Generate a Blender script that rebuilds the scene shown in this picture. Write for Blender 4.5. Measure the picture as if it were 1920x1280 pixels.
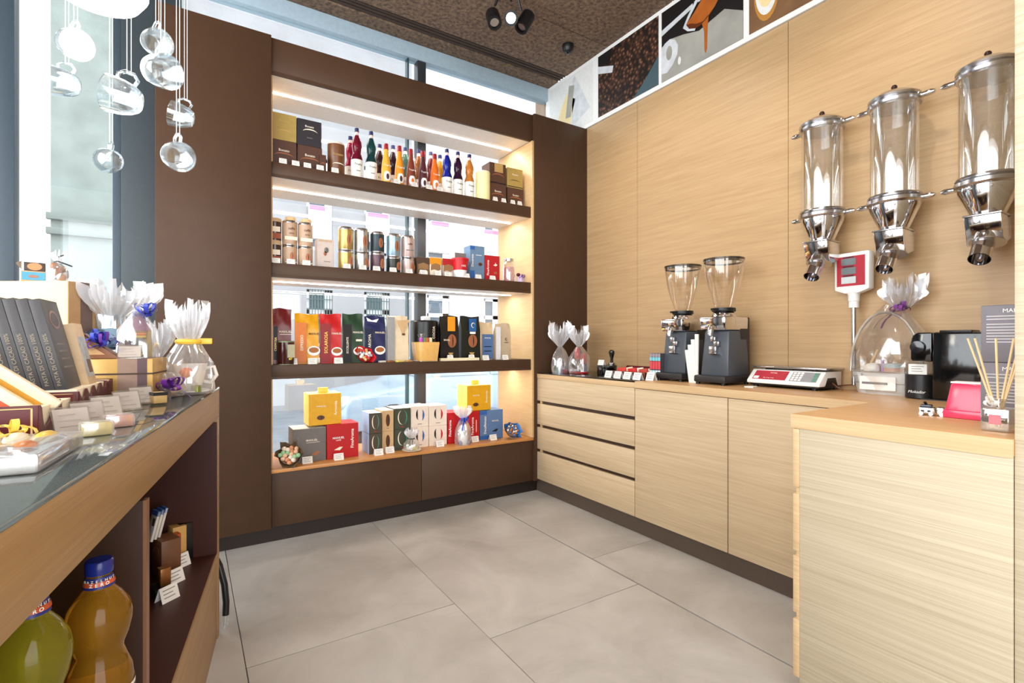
import bpy, bmesh, math, random
from math import sin, cos, pi, radians, sqrt, atan2
from mathutils import Vector, Matrix, Euler
scene = bpy.context.scene
for _o in list(bpy.data.objects): bpy.data.objects.remove(_o)
COL = scene.collection
rng = random.Random(7)

# ------------------------------------------------------------------ camera
FPX, CXP, CYP, EYE, YAW = 944.0, 960.0, 641.0, 1.15, radians(32.7)
cam_d = bpy.data.cameras.new('camera'); cam_d.sensor_width = 36.0; cam_d.lens = 36.0 * FPX / 1920.0
cam_d.shift_y = (CYP - 640.0) / 1920.0; cam_d.clip_start = 0.02; cam_d.clip_end = 300
cam = bpy.data.objects.new('camera', cam_d); COL.objects.link(cam)
cam.location = (0, 0, EYE); cam.rotation_euler = (radians(90), 0, -YAW)
scene.camera = cam

# ------------------------------------------------------------------ world, daylight, exposure
world = bpy.data.worlds.new('overcast_sky'); scene.world = world; world.use_nodes = True
_bg = world.node_tree.nodes['Background']; _bg.inputs[0].default_value = (0.92, 0.96, 1.0, 1); _bg.inputs[1].default_value = 3.0
def area_light(name, loc, rot, sx, sy, power, col):
    d = bpy.data.lights.new(name, 'AREA'); d.shape = 'RECTANGLE'; d.size = sx; d.size_y = sy; d.energy = power; d.color = col
    o = bpy.data.objects.new(name, d); COL.objects.link(o); o.location = loc; o.rotation_euler = rot; return o
# daylight coming in through the glazed street side (left of the picture) and an added fill light behind the camera
area_light('daylight_side_window', (-2.12, 0.6, 1.90), (0, radians(-90), 0), 2.96, 4.6, 104, (0.97, 0.985, 1.0))
area_light('rear_fill_light', (0.1, -2.42, 1.75), (radians(-90), 0, pi), 3.2, 2.4, 26, (1.0, 0.98, 0.95))
scene.view_settings.view_transform = 'Standard'
scene.view_settings.look = 'None'
scene.view_settings.gamma = 1.0
scene.view_settings.use_curve_mapping = False
scene.view_settings.exposure = 0.50
try:
    scene.cycles.use_denoising = True
    scene.cycles.max_bounces = 10; scene.cycles.transparent_max_bounces = 24
    scene.cycles.sample_clamp_indirect = 6.0
except Exception: pass

# ------------------------------------------------------------------ measuring helpers (photo pixel + a real plane -> place in the room)
_c, _s = cos(YAW), sin(YAW)
def ray(px, py):
    u = (px - CXP) / FPX; v = (CYP - py) / FPX
    return (_c*u + _s, -_s*u + _c, v)
def onY(px, py, Y):
    d = ray(px, py); t = Y / d[1]; return Vector((d[0]*t, Y, EYE + d[2]*t))
def onX(px, py, X):
    d = ray(px, py); t = X / d[0]; return Vector((X, d[1]*t, EYE + d[2]*t))
def onZ(px, py, Z):
    d = ray(px, py); t = (Z - EYE) / d[2]; return Vector((d[0]*t, d[1]*t, Z))
def onD(px, py, t):
    d = ray(px, py); return Vector((d[0]*t, d[1]*t, EYE + d[2]*t))

# ------------------------------------------------------------------ materials
def lin(c):
    out = []
    for x in c[:3]:
        x = x/255.0
        out.append(x/12.92 if x <= 0.04045 else ((x+0.055)/1.055)**2.4)
    return (out[0], out[1], out[2], 1.0)
MATS = {}
def _new(name):
    m = bpy.data.materials.new(name); m.use_nodes = True
    nt = m.node_tree; b = nt.nodes['Principled BSDF']; return m, nt, b
def mat(name, col, rough=0.5, metal=0.0, trans=0.0, emis=0.0, coat=0.0, var=0.05, scale=40.0, bump=0.0, ior=1.45, spec=0.5):
    if name in MATS: return MATS[name]
    m, nt, b = _new(name)
    base = lin(col)
    b.inputs['Roughness'].default_value = rough; b.inputs['Metallic'].default_value = metal
    b.inputs['IOR'].default_value = ior; b.inputs['Specular IOR Level'].default_value = spec
    if trans: b.inputs['Transmission Weight'].default_value = trans
    if coat: b.inputs['Coat Weight'].default_value = coat; b.inputs['Coat Roughness'].default_value = 0.08
    if emis:
        b.inputs['Emission Color'].default_value = base; b.inputs['Emission Strength'].default_value = emis
    b.inputs['Base Color'].default_value = base
    if var or bump:
        tc = nt.nodes.new('ShaderNodeTexCoord'); nz = nt.nodes.new('ShaderNodeTexNoise')
        nz.inputs['Scale'].default_value = scale; nz.inputs['Detail'].default_value = 3
        nt.links.new(tc.outputs['Object'], nz.inputs['Vector'])
        if var:
            rp = nt.nodes.new('ShaderNodeValToRGB')
            rp.color_ramp.elements[0].position = 0.3; rp.color_ramp.elements[1].position = 0.7
            rp.color_ramp.elements[0].color = tuple(x*(1-var) for x in base[:3]) + (1,)
            rp.color_ramp.elements[1].color = tuple(min(1, x*(1+var)) for x in base[:3]) + (1,)
            nt.links.new(nz.outputs['Fac'], rp.inputs['Fac']); nt.links.new(rp.outputs['Color'], b.inputs['Base Color'])
        if bump:
            bp = nt.nodes.new('ShaderNodeBump'); bp.inputs['Strength'].default_value = bump; bp.inputs['Distance'].default_value = 0.002
            nt.links.new(nz.outputs['Fac'], bp.inputs['Height']); nt.links.new(bp.outputs['Normal'], b.inputs['Normal'])
    MATS[name] = m; return m
def wood(name, light, dark, stretch, rough=0.5, contrast=1.0, bump=0.15, streak=None):
    m, nt, b = _new(name); L = nt.links.new
    tc = nt.nodes.new('ShaderNodeTexCoord'); mp = nt.nodes.new('ShaderNodeMapping'); mp.inputs['Scale'].default_value = stretch
    L(tc.outputs['Object'], mp.inputs['Vector'])
    n1 = nt.nodes.new('ShaderNodeTexNoise'); n1.inputs['Scale'].default_value = 1.0; n1.inputs['Detail'].default_value = 5; n1.inputs['Roughness'].default_value = 0.62; n1.inputs['Distortion'].default_value = 0.15
    L(mp.outputs['Vector'], n1.inputs['Vector'])
    mp2 = nt.nodes.new('ShaderNodeMapping'); mp2.inputs['Scale'].default_value = tuple(x*(4.5 if x > 5 else 2.0) for x in stretch)
    L(tc.outputs['Object'], mp2.inputs['Vector'])
    n2 = nt.nodes.new('ShaderNodeTexNoise'); n2.inputs['Scale'].default_value = 1.0; n2.inputs['Detail'].default_value = 2
    L(mp2.outputs['Vector'], n2.inputs['Vector'])
    mx = nt.nodes.new('ShaderNodeMath'); mx.operation = 'MULTIPLY_ADD'; mx.inputs[1].default_value = 0.42
    sc = nt.nodes.new('ShaderNodeMath'); sc.operation = 'MULTIPLY'; sc.inputs[1].default_value = 0.58
    L(n1.outputs['Fac'], sc.inputs[0]); L(n2.outputs['Fac'], mx.inputs[0]); L(sc.outputs[0], mx.inputs[2])
    rp = nt.nodes.new('ShaderNodeValToRGB'); w = 0.16/contrast
    rp.color_ramp.elements[0].position = 0.5 - w; rp.color_ramp.elements[1].position = 0.5 + w
    rp.color_ramp.elements[0].color = lin(dark); rp.color_ramp.elements[1].color = lin(light)
    L(mx.outputs[0], rp.inputs['Fac']); L(rp.outputs['Color'], b.inputs['Base Color'])
    bp = nt.nodes.new('ShaderNodeBump'); bp.inputs['Strength'].default_value = bump; bp.inputs['Distance'].default_value = 0.001
    L(mx.outputs[0], bp.inputs['Height']); L(bp.outputs['Normal'], b.inputs['Normal'])
    b.inputs['Roughness'].default_value = rough
    MATS[name] = m; return m
def sheer(name, tint, clear=0.8, gloss_rough=0.06, white=0.0):
    """thin film or thin glass: mostly see-through, mirror-like at grazing angles, a little milky"""
    if name in MATS: return MATS[name]
    m, nt, b = _new(name); nt.nodes.remove(b); L = nt.links.new
    out = nt.nodes['Material Output']
    tr = nt.nodes.new('ShaderNodeBsdfTransparent'); tr.inputs[0].default_value = tint
    gl = nt.nodes.new('ShaderNodeBsdfGlossy'); gl.inputs['Roughness'].default_value = gloss_rough; gl.inputs[0].default_value = (1, 1, 1, 1)
    fr = nt.nodes.new('ShaderNodeLayerWeight'); fr.inputs[0].default_value = 0.35
    mr = nt.nodes.new('ShaderNodeMapRange'); mr.inputs['To Min'].default_value = 1 - clear; mr.inputs['To Max'].default_value = min(1, (1-clear) + 0.5)
    L(fr.outputs['Facing'], mr.inputs['Value'])
    m1 = nt.nodes.new('ShaderNodeMixShader'); L(mr.outputs['Result'], m1.inputs[0]); L(tr.outputs[0], m1.inputs[1])
    if white > 0:
        df = nt.nodes.new('ShaderNodeBsdfTranslucent'); df.inputs[0].default_value = (.95, .95, .97, 1)
        d2 = nt.nodes.new('ShaderNodeBsdfDiffuse'); d2.inputs[0].default_value = (.95, .95, .97, 1)
        mm = nt.nodes.new('ShaderNodeMixShader'); mm.inputs[0].default_value = 0.5; L(df.outputs[0], mm.inputs[1]); L(d2.outputs[0], mm.inputs[2])
        m2 = nt.nodes.new('ShaderNodeMixShader'); m2.inputs[0].default_value = white; L(gl.outputs[0], m2.inputs[1]); L(mm.outputs[0], m2.inputs[2]); L(m2.outputs[0], m1.inputs[2])
    else: L(gl.outputs[0], m1.inputs[2])
    L(m1.outputs[0], out.inputs['Surface'])
    MATS[name] = m; return m

OAK_WALL = wood('oak_wall', (194, 162, 120), (170, 136, 96), (0.5, 2.4, 58), 0.45, 0.75)
OAK_FRONT = wood('oak_cabinet', (212, 191, 158), (186, 161, 126), (1.0, 2.2, 70), 0.5, 0.8)
OAK_PALE = wood('oak_pale_panel', (200, 187, 161), (170, 153, 126), (1.0, 1.2, 120), 0.58, 0.95)
OAK_TOP = wood('oak_worktop', (208, 166, 118), (190, 146, 100), (30, 1.5, 30), 0.38, 0.7)
OAK_EDGE = wood('oak_edge', (216, 186, 144), (190, 156, 114), (3, 1.5, 60), 0.5, 0.8)
OAK_LEFT = wood('oak_left_counter', (166, 130, 84), (138, 104, 62), (60, 1.6, 60), 0.45, 0.8)
OAK_SHELF = wood('oak_shelf_lining', (222, 188, 140), (204, 164, 114), (1.5, 4, 40), 0.45, 0.7)
OAK_SHELF_TOP = wood('oak_shelf_top', (206, 146, 84), (186, 124, 66), (1.6, 40, 40), 0.35, 0.7)
BROWN = mat('brown_panel', (74, 52, 37), 0.45, var=0.05, scale=14, spec=0.3)
BROWN_DK = mat('brown_recess', (62, 40, 28), 0.5)
BROWN_RED = mat('brown_niche', (62, 24, 12), 0.45)
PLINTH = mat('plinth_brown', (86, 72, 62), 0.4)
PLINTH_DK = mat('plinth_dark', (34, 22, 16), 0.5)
SHELF_UNDER = mat('shelf_underside', (232, 224, 216), 0.4, var=0.03)
LED = mat('led_strip', (255, 248, 236), 0.4, emis=14.0, var=0)
SLATE = mat('slate_frame', (60, 70, 75), 0.45)
FRAME_DK = mat('frame_dark', (52, 54, 58), 0.45)
FRAME_LT = mat('frame_light', (168, 190, 204), 0.4)
WHITE = mat('white_plastic', (238, 238, 236), 0.4, var=0.02)
PAPER = mat('white_paper', (240, 236, 230), 0.7, var=0.03)
BLACK = mat('black_plastic', (20, 20, 22), 0.35, var=0.1)
BLACK_GL = mat('black_gloss', (12, 12, 14), 0.12, var=0.0, coat=0.5)
CHROME = mat('chrome', (225, 225, 228), 0.08, metal=1.0, var=0.02)
STEEL = mat('brushed_steel', (196, 196, 200), 0.22, metal=1.0, var=0.06, scale=60)
GLASS = sheer('window_glass', (0.97, 0.99, 0.985, 1), 0.96, 0.0)
TUBE_GLASS = sheer('clear_tube', (0.97, 0.985, 0.99, 1), 0.79, 0.03)
CUP_GLASS = sheer('cup_glass', (0.86, 0.93, 0.97, 1), 0.86, 0.03, 0.10)
HOPPER = sheer('clear_hopper', (0.99, 0.975, 0.955, 1), 0.92, 0.04)
CELLO = sheer('cellophane', (0.97, 0.98, 1.0, 1), 0.70, 0.10, 0.35)
CELLO_W = sheer('cellophane_crumpled', (0.97, 0.98, 1.0, 1), 0.55, 0.12, 0.55)
CELLO_B = sheer('cellophane_blue', (0.45, 0.68, 0.85, 1), 0.55, 0.12, 0.25)
ACRYLIC = sheer('acrylic', (0.95, 0.97, 0.97, 1), 0.75, 0.05, 0.2)
def floor_mat():
    m, nt, b = _new('concrete_tile'); L = nt.links.new
    tc = nt.nodes.new('ShaderNodeTexCoord'); oi = nt.nodes.new('ShaderNodeObjectInfo')
    ad = nt.nodes.new('ShaderNodeVectorMath'); ad.operation = 'ADD'; L(tc.outputs['Object'], ad.inputs[0])
    mu = nt.nodes.new('ShaderNodeMath'); mu.operation = 'MULTIPLY'; mu.inputs[1].default_value = 37.0; L(oi.outputs['Random'], mu.inputs[0]); L(mu.outputs[0], ad.inputs[1])
    n1 = nt.nodes.new('ShaderNodeTexNoise'); n1.inputs['Scale'].default_value = 2.6; n1.inputs['Detail'].default_value = 7; n1.inputs['Roughness'].default_value = 0.6; n1.inputs['Distortion'].default_value = 0.5
    L(ad.outputs[0], n1.inputs['Vector'])
    rp = nt.nodes.new('ShaderNodeValToRGB')
    rp.color_ramp.elements[0].position = 0.3; rp.color_ramp.elements[0].color = lin((158, 153, 147))
    rp.color_ramp.elements[1].position = 0.72; rp.color_ramp.elements[1].color = lin((188, 185, 181))
    L(n1.outputs['Fac'], rp.inputs['Fac']); L(rp.outputs['Color'], b.inputs['Base Color'])
    b.inputs['Roughness'].default_value = 0.42; return m
TILE = floor_mat()
def osb_mat():
    m, nt, b = _new('chipboard'); L = nt.links.new
    tc = nt.nodes.new('ShaderNodeTexCoord')
    n1 = nt.nodes.new('ShaderNodeTexNoise'); n1.inputs['Scale'].default_value = 38; n1.inputs['Detail'].default_value = 4; n1.inputs['Roughness'].default_value = 0.7
    v1 = nt.nodes.new('ShaderNodeTexVoronoi'); v1.inputs['Scale'].default_value = 55
    L(tc.outputs['Object'], n1.inputs['Vector']); L(n1.outputs['Color'], v1.inputs['Vector'])
    rp = nt.nodes.new('ShaderNodeValToRGB')
    rp.color_ramp.elements[0].position = 0.36; rp.color_ramp.elements[0].color = lin((82, 66, 56))
    rp.color_ramp.elements[1].position = 0.66; rp.color_ramp.elements[1].color = lin((146, 120, 98))
    L(n1.outputs['Fac'], rp.inputs['Fac']); L(rp.outputs['Color'], b.inputs['Base Color'])
    bp = nt.nodes.new('ShaderNodeBump'); bp.inputs['Strength'].default_value = 0.6; bp.inputs['Distance'].default_value = 0.004
    L(n1.outputs['Fac'], bp.inputs['Height']); L(bp.outputs['Normal'], b.inputs['Normal'])
    b.inputs['Roughness'].default_value = 0.8; return m
OSB = osb_mat()
def beans_mat():
    m, nt, b = _new('bean_photo'); L = nt.links.new
    tc = nt.nodes.new('ShaderNodeTexCoord'); v = nt.nodes.new('ShaderNodeTexVoronoi'); v.inputs['Scale'].default_value = 34; v.inputs['Randomness'].default_value = 0.9
    L(tc.outputs['Object'], v.inputs['Vector'])
    rp = nt.nodes.new('ShaderNodeValToRGB'); e = rp.color_ramp.elements
    e[0].position = 0.0; e[0].color = lin((168, 128, 100)); e[1].position = 0.62; e[1].color = lin((22, 12, 8))
    k = e.new(0.25); k.color = lin((92, 56, 38))
    L(v.outputs['Distance'], rp.inputs['Fac']); L(rp.outputs['Color'], b.inputs['Base Color']); b.inputs['Roughness'].default_value = 0.5
    return m
BEANS = beans_mat()

# ------------------------------------------------------------------ mesh helpers
class MB:
    def __init__(s): s.v = []; s.f = []
    def add(s, vs, fs):
        o = len(s.v); s.v += [tuple(x) for x in vs]; s.f += [tuple(i+o for i in f) for f in fs]; return s
    def box(s, x0, x1, y0, y1, z0, z1):
        return s.add([(x0,y0,z0),(x1,y0,z0),(x1,y1,z0),(x0,y1,z0),(x0,y0,z1),(x1,y0,z1),(x1,y1,z1),(x0,y1,z1)],
                     [(0,3,2,1),(4,5,6,7),(0,1,5,4),(1,2,6,5),(2,3,7,6),(3,0,4,7)])
    def hexa(s, bot, top):
        return s.add(list(bot)+list(top), [(3,2,1,0),(4,5,6,7),(0,1,5,4),(1,2,6,5),(2,3,7,6),(3,0,4,7)])
    def lathe(s, prof, n=20, wob=None):
        vs = []; fs = []
        for r, z in prof:
            for i in range(n):
                a = 2*pi*i/n; k = wob(a, z) if wob else 1.0
                vs.append((r*k*cos(a), r*k*sin(a), z))
        m = len(prof)
        for j in range(m-1):
            for i in range(n):
                i2 = (i+1) % n; fs.append((j*n+i, j*n+i2, (j+1)*n+i2, (j+1)*n+i))
        if prof[0][0] > 1e-5: fs.append(tuple(reversed(range(n))))
        if prof[-1][0] > 1e-5: fs.append(tuple((m-1)*n+i for i in range(n)))
        return s.add(vs, fs)
    def shell(s, prof, n=20, wob=None):
        """open sheet of revolution"""
        vs = []; fs = []
        for r, z in prof:
            for i in range(n):
                a = 2*pi*i/n; k = wob(a, z) if wob else 1.0
                vs.append((r*k*cos(a), r*k*sin(a), z))
        for j in range(len(prof)-1):
            for i in range(n):
                i2 = (i+1) % n; fs.append((j*n+i, j*n+i2, (j+1)*n+i2, (j+1)*n+i))
        return s.add(vs, fs)
    def tube(s, pts, r, n=8, caps=True, flat=1.0):
        P = [Vector(p) for p in pts]; m = len(P); vs = []; fs = []
        t0 = (P[1]-P[0]).normalized(); up = Vector((0,0,1)) if abs(t0.z) < 0.9 else Vector((1,0,0))
        nv = t0.cross(up).normalized()
        for j in range(m):
            t = (P[min(j+1,m-1)]-P[max(j-1,0)]).normalized()
            nv = (nv - t*nv.dot(t)).normalized(); bv = t.cross(nv)
            rr = r[j] if isinstance(r, (list,tuple)) else r
            for i in range(n):
                a = 2*pi*i/n; vs.append(P[j] + nv*(rr*cos(a)) + bv*(rr*flat*sin(a)))
        for j in range(m-1):
            for i in range(n):
                i2 = (i+1) % n; fs.append((j*n+i, j*n+i2, (j+1)*n+i2, (j+1)*n+i))
        if caps: fs.append(tuple(reversed(range(n)))); fs.append(tuple((m-1)*n+i for i in range(n)))
        return s.add(vs, fs)
    def prism(s, poly, axis, a, b):
        """poly in the two other axes (in x,y,z order), extruded along axis from a to b"""
        n = len(poly)
        def pt(p, q):
            return (q,p[0],p[1]) if axis == 'x' else ((p[0],q,p[1]) if axis == 'y' else (p[0],p[1],q))
        vs = [pt(p,a) for p in poly] + [pt(p,b) for p in poly]
        fs = [tuple(reversed(range(n))), tuple(range(n,2*n))] + [(i,(i+1)%n,n+(i+1)%n,n+i) for i in range(n)]
        return s.add(vs, fs)
    def ball(s, c, r, nu=10, nv=6):
        rx, ry, rz = r if isinstance(r,(tuple,list)) else (r,r,r)
        vs = [(c[0],c[1],c[2]-rz)]; fs = []
        for j in range(1,nv):
            ph = -pi/2 + pi*j/nv
            for i in range(nu):
                a = 2*pi*i/nu; vs.append((c[0]+rx*cos(ph)*cos(a), c[1]+ry*cos(ph)*sin(a), c[2]+rz*sin(ph)))
        vs.append((c[0],c[1],c[2]+rz)); L = len(vs)-1
        for i in range(nu): fs.append((0, 1+(i+1)%nu, 1+i))
        for j in range(nv-2):
            for i in range(nu):
                a = 1+j*nu; fs.append((a+i, a+(i+1)%nu, a+nu+(i+1)%nu, a+nu+i))
        a = 1+(nv-2)*nu
        for i in range(nu): fs.append((a+i, a+(i+1)%nu, L))
        return s.add(vs, fs)
    def strip(s, pts, side, w):
        """thin ribbon along pts; side = width direction (vector or list of vectors)"""
        vs = []; fs = []
        for k, p in enumerate(pts):
            sd = Vector(side[k] if isinstance(side, list) else side) * (w*0.5)
            vs.append(Vector(p)-sd); vs.append(Vector(p)+sd)
        for k in range(len(pts)-1): fs.append((2*k, 2*k+1, 2*k+3, 2*k+2))
        return s.add(vs, fs)
    def grid(s, fn, nu, nv):
        vs = [fn(i/nu, j/nv) for j in range(nv+1) for i in range(nu+1)]
        fs = [(j*(nu+1)+i, j*(nu+1)+i+1, (j+1)*(nu+1)+i+1, (j+1)*(nu+1)+i) for j in range(nv) for i in range(nu)]
        return s.add(vs, fs)
    def xf(s, M):
        s.v = [tuple(M @ Vector(p)) for p in s.v]; return s
    def mesh(s, name, m, bevel=0.0, seg=2, smooth=True):
        me = bpy.data.meshes.new(name); me.from_pydata(s.v, [], s.f); me.update()
        if bevel:
            bm = bmesh.new(); bm.from_mesh(me)
            bmesh.ops.remove_doubles(bm, verts=bm.verts, dist=1e-6)
            es = [e for e in bm.edges if len(e.link_faces) == 2 and e.calc_face_angle(0) > 0.6]
            bmesh.ops.bevel(bm, geom=es, offset=bevel, segments=seg, profile=0.5, affect='EDGES', clamp_overlap=True)
            bm.to_mesh(me); bm.free()
        if m: me.materials.append(m)
        if smooth:
            me.shade_smooth(); me.set_sharp_from_angle(angle=radians(38))
        return me
    def build(s, name, m, parent=None, bevel=0.0, seg=2, smooth=True, loc=None, rot=None):
        return link(name, s.mesh(name, m, bevel, seg, smooth), parent, loc, rot)
def link(name, data, parent=None, loc=None, rot=None):
    o = bpy.data.objects.new(name, data); COL.objects.link(o)
    if parent: o.parent = parent
    if loc is not None: o.location = loc
    if rot is not None: o.rotation_euler = rot
    return o
def tag(o, label=None, cat=None, group=None, kind=None):
    if label: o['label'] = label
    if cat: o['category'] = cat
    if group: o['group'] = group
    if kind: o['kind'] = kind
    return o
def thing(name, label, cat, loc=(0,0,0), rotz=0.0, group=None):
    o = bpy.data.objects.new(name, None); COL.objects.link(o); o.empty_display_size = 0.05
    o.location = loc; o.rotation_euler = (0,0,rotz); return tag(o, label, cat, group)
def struct(name, mb, m, parent=None, label=None, cat=None, **k):
    o = mb.build(name, m, parent, **k); tag(o, label, cat, kind='structure'); return o
def text(parent, s, size, m, loc, rot=(radians(90),0,0), align='CENTER', name='lettering', bold=0.0, shear=0.0, sx=1.0):
    c = bpy.data.curves.new(name, 'FONT'); c.body = s; c.size = size; c.align_x = align; c.align_y = 'CENTER'; c.extrude = 0.00015
    c.offset = bold*size; c.shear = shear; c.resolution_u = 2
    c.materials.append(m)
    o = bpy.data.objects.new(name, c); COL.objects.link(o); o.parent = parent; o.location = loc; o.rotation_euler = rot; o.scale = (sx,1,1); return o
UP = (radians(90), radians(-90), 0)      # lettering reading upwards on a face that looks to -y
def ellipse(cx, cz, rx, rz, n=18, a0=0.0): return [(cx+rx*cos(a0+2*pi*i/n), cz+rz*sin(a0+2*pi*i/n)) for i in range(n)]
def plate(parent, name, poly, m, y=0.0, th=0.0007, **k):
    """flat print lying on a front that looks to -y"""
    return MB().prism(poly, 'y', y-th, y).build(name, m, parent, smooth=False, **k)
def rect(x0,x1,z0,z1): return [(x0,z0),(x1,z0),(x1,z1),(x0,z1)]
def arc_poly(cx, cz, rx, rz, a0, a1, th, n=10):
    o = [(cx+rx*cos(a0+(a1-a0)*i/n), cz+rz*sin(a0+(a1-a0)*i/n)) for i in range(n+1)]
    q = [(cx+(rx-th*sin(pi*i/n))*cos(a0+(a1-a0)*i/n), cz+(rz-th*sin(pi*i/n))*sin(a0+(a1-a0)*i/n)) for i in range(n+1)]
    return o + q[::-1][1:-1]
# ================================================================== THE SETTING
XW, YP, YWIN, ZC = 2.757, 3.17, 3.70, 3.45          # right wall, shelving front, window plane, ceiling
XL, YB = -2.2, -2.5
fl = struct('floor', MB().box(XL, XW, YB, YWIN+0.2, -0.05, -0.006), mat('grout', (120, 110, 102), 0.8), label='grey concrete-look tiled shop floor')
TW, TL, GAP = 0.815, 1.63, 0.0016
cols = [(-2.275,1.2),(-1.46,0.55),(-0.645,1.7),(0.17,2.0),(0.983,1.69),(1.805,2.023),(2.62,1.2)]
for cx0, yj in cols:
    y0 = yj - 3*TL
    for k in range(5):
        a, b = max(y0+k*TL, YB), min(y0+(k+1)*TL, YWIN)
        xa, xb = max(cx0, XL), min(cx0+TW, XW)
        if b-a < 0.05 or xb-xa < 0.05: continue
        MB().box(xa+GAP, xb-GAP, a+GAP, b-GAP, -0.012, 0.0).build('floor_tile', TILE, fl, bevel=0.0012, seg=1)
# ceiling: chipboard panels
ce = struct('ceiling', MB().box(XL, XW, YB, YWIN, ZC+0.012, ZC+0.1), FRAME_DK, label='brown chipboard ceiling with slot vents')
ys = [3.70, 3.53, 3.42, 2.90, 2.28, 1.66, 1.04, 0.42, -0.2, -0.82, -1.44, -2.06, -2.5]
for i in range(len(ys)-1):
    if i == 1: continue
    for xa in (-2.2, 0.28):
        MB().box(xa+0.002, xa+2.478, ys[i+1]+0.003, ys[i]-0.003, ZC, ZC+0.014).build('ceiling_panel', OSB, ce, bevel=0.002, seg=1)
for k in range(3):       # slot vent along the window
    MB().box(-2.2, XW-0.002, 3.428+k*0.034, 3.428+k*0.034+0.016, ZC+0.001, ZC+0.012).build('vent_bar', mat('vent_brown', (70,54,44), 0.6), ce)
# right wall: oak panels
wr = struct('wall_right', MB().box(XW+0.012, XW+0.16, YB, YWIN+0.2, 0, ZC), mat('wall_core', (120,90,60), 0.8), label='oak panelled wall behind the counter')
ye = [3.70, 2.60, 1.50, 0.40, -0.70, -1.80, -2.5]
for i in range(len(ye)-1):
    MB().box(XW, XW+0.014, ye[i+1]+0.0012, ye[i]-0.0012, 0.0, 2.902).build('wall_panel', OAK_WALL, wr, bevel=0.0008, seg=1)
struct('wall_back', MB().box(XL-0.1, 0.0-1.6, YB-0.15, YB, 0, ZC).box(1.75, XW+0.1, YB-0.15, YB, 0, ZC).box(-1.6, 1.75, YB-0.15, YB, 3.0, ZC), mat('plaster', (214,206,196), 0.8), label='plain plaster wall behind the camera')
# tall oak end panel at the right edge of the picture
struct('wall_end_panel', MB().box(1.674, XW, 0.340, 0.3665, 0, ZC), OAK_PALE, label='tall oak end panel beside the near counter', bevel=0.001)
# left street wall, glazed
struct('wall_left', MB().box(XL-0.12, XL, YB, -1.75, 0, ZC).box(XL-0.12, XL, 2.95, YWIN+0.1, 0, ZC).box(XL-0.12, XL, -1.75, 2.95, 0, 0.35).box(XL-0.12, XL, -1.75, 2.95, 3.4, ZC), mat('plaster', (214,206,196), 0.8), label='street side wall around the side glazing')
w2 = struct('window_2', MB().box(XL-0.08, XL-0.02, -1.75, -1.69, .35, 3.4).box(XL-0.08, XL-0.02, 0.57, 0.63, .35, 3.4).box(XL-0.08, XL-0.02, 2.89, 2.95, .35, 3.4).box(XL-0.08, XL-0.02, -1.75, 2.95, .35, .41).box(XL-0.08, XL-0.02, -1.75, 2.95, 3.34, 3.4), FRAME_DK, label='side shop window frame')
for a, b in ((-1.69,.57),(.63,2.89)): MB().box(XL-0.055, XL-0.045, a, b, .41, 3.34).build('window_pane', GLASS, w2)
# rear shop window: frame, lintel, mullions, panes
xm0, xm1 = onY(781.5, 300, YWIN).x, onY(797, 300, YWIN).x
w1 = struct('window_1', MB().box(xm0, xm1, YWIN-0.02, YWIN+0.06, 0, ZC), FRAME_DK, label='dark mullioned shop window behind the shelving', bevel=0.003)
wf = MB().box(-0.55, XW, YWIN-0.03, YWIN+0.06, 3.335, ZC).box(-0.55, XW, YWIN-0.03, YWIN+0.06, 0, 0.10)
wf.build('window_lintel', FRAME_LT, w1, bevel=0.003)
xg = onY(764.5, 300, YWIN).x
MB().box(xg-0.006, xg+0.006, YWIN-0.01, YWIN+0.04, 0.1, 3.335).build('pane_edge', mat('glass_edge', (40,70,78), 0.3), w1)
MB().box(-0.2, xg-0.006, YWIN+0.012, YWIN+0.022, .1, 3.335).build('window_pane', GLASS, w1)
MB().box(xg+0.006, xm0, YWIN+0.012, YWIN+0.022, .1, 3.335).build('window_pane', GLASS, w1)
MB().box(xm1, XW, YWIN+0.012, YWIN+0.022, .1, 3.335).build('window_pane', GLASS, w1)
xa_, xb_ = onY(228, 300, YWIN).x, onY(296, 300, YWIN).x
struct('trim_1', MB().box(xa_, xb_+0.12, YWIN-0.05, YWIN+0.06, 0, ZC), SLATE, label='slate grey corner post beside the left window', bevel=0.004)
xs0, xs1 = onY(2, 300, YWIN).x, onY(32, 300, YWIN).x
w3 = struct('window_3', MB().box(xs0-0.02, xs1, YWIN-0.05, YWIN+0.05, 0, ZC).box(onY(212,300,YWIN).x, xa_-0.001, YWIN-0.03, YWIN+0.05, 0, ZC), mat('frame_blue_grey', (64,78,90), 0.45), label='tall bright window left of the brown panel', bevel=0.003)
MB().box(xs1, onY(212,300,YWIN).x, YWIN+0.0, YWIN+0.01, 0, ZC).build('window_pane', GLASS, w3)
struct('wall_back_left', MB().box(XL, xs0-0.02, YWIN, YWIN+0.1, 0, ZC), SLATE, label='slate wall strip left of the bright window')
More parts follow.
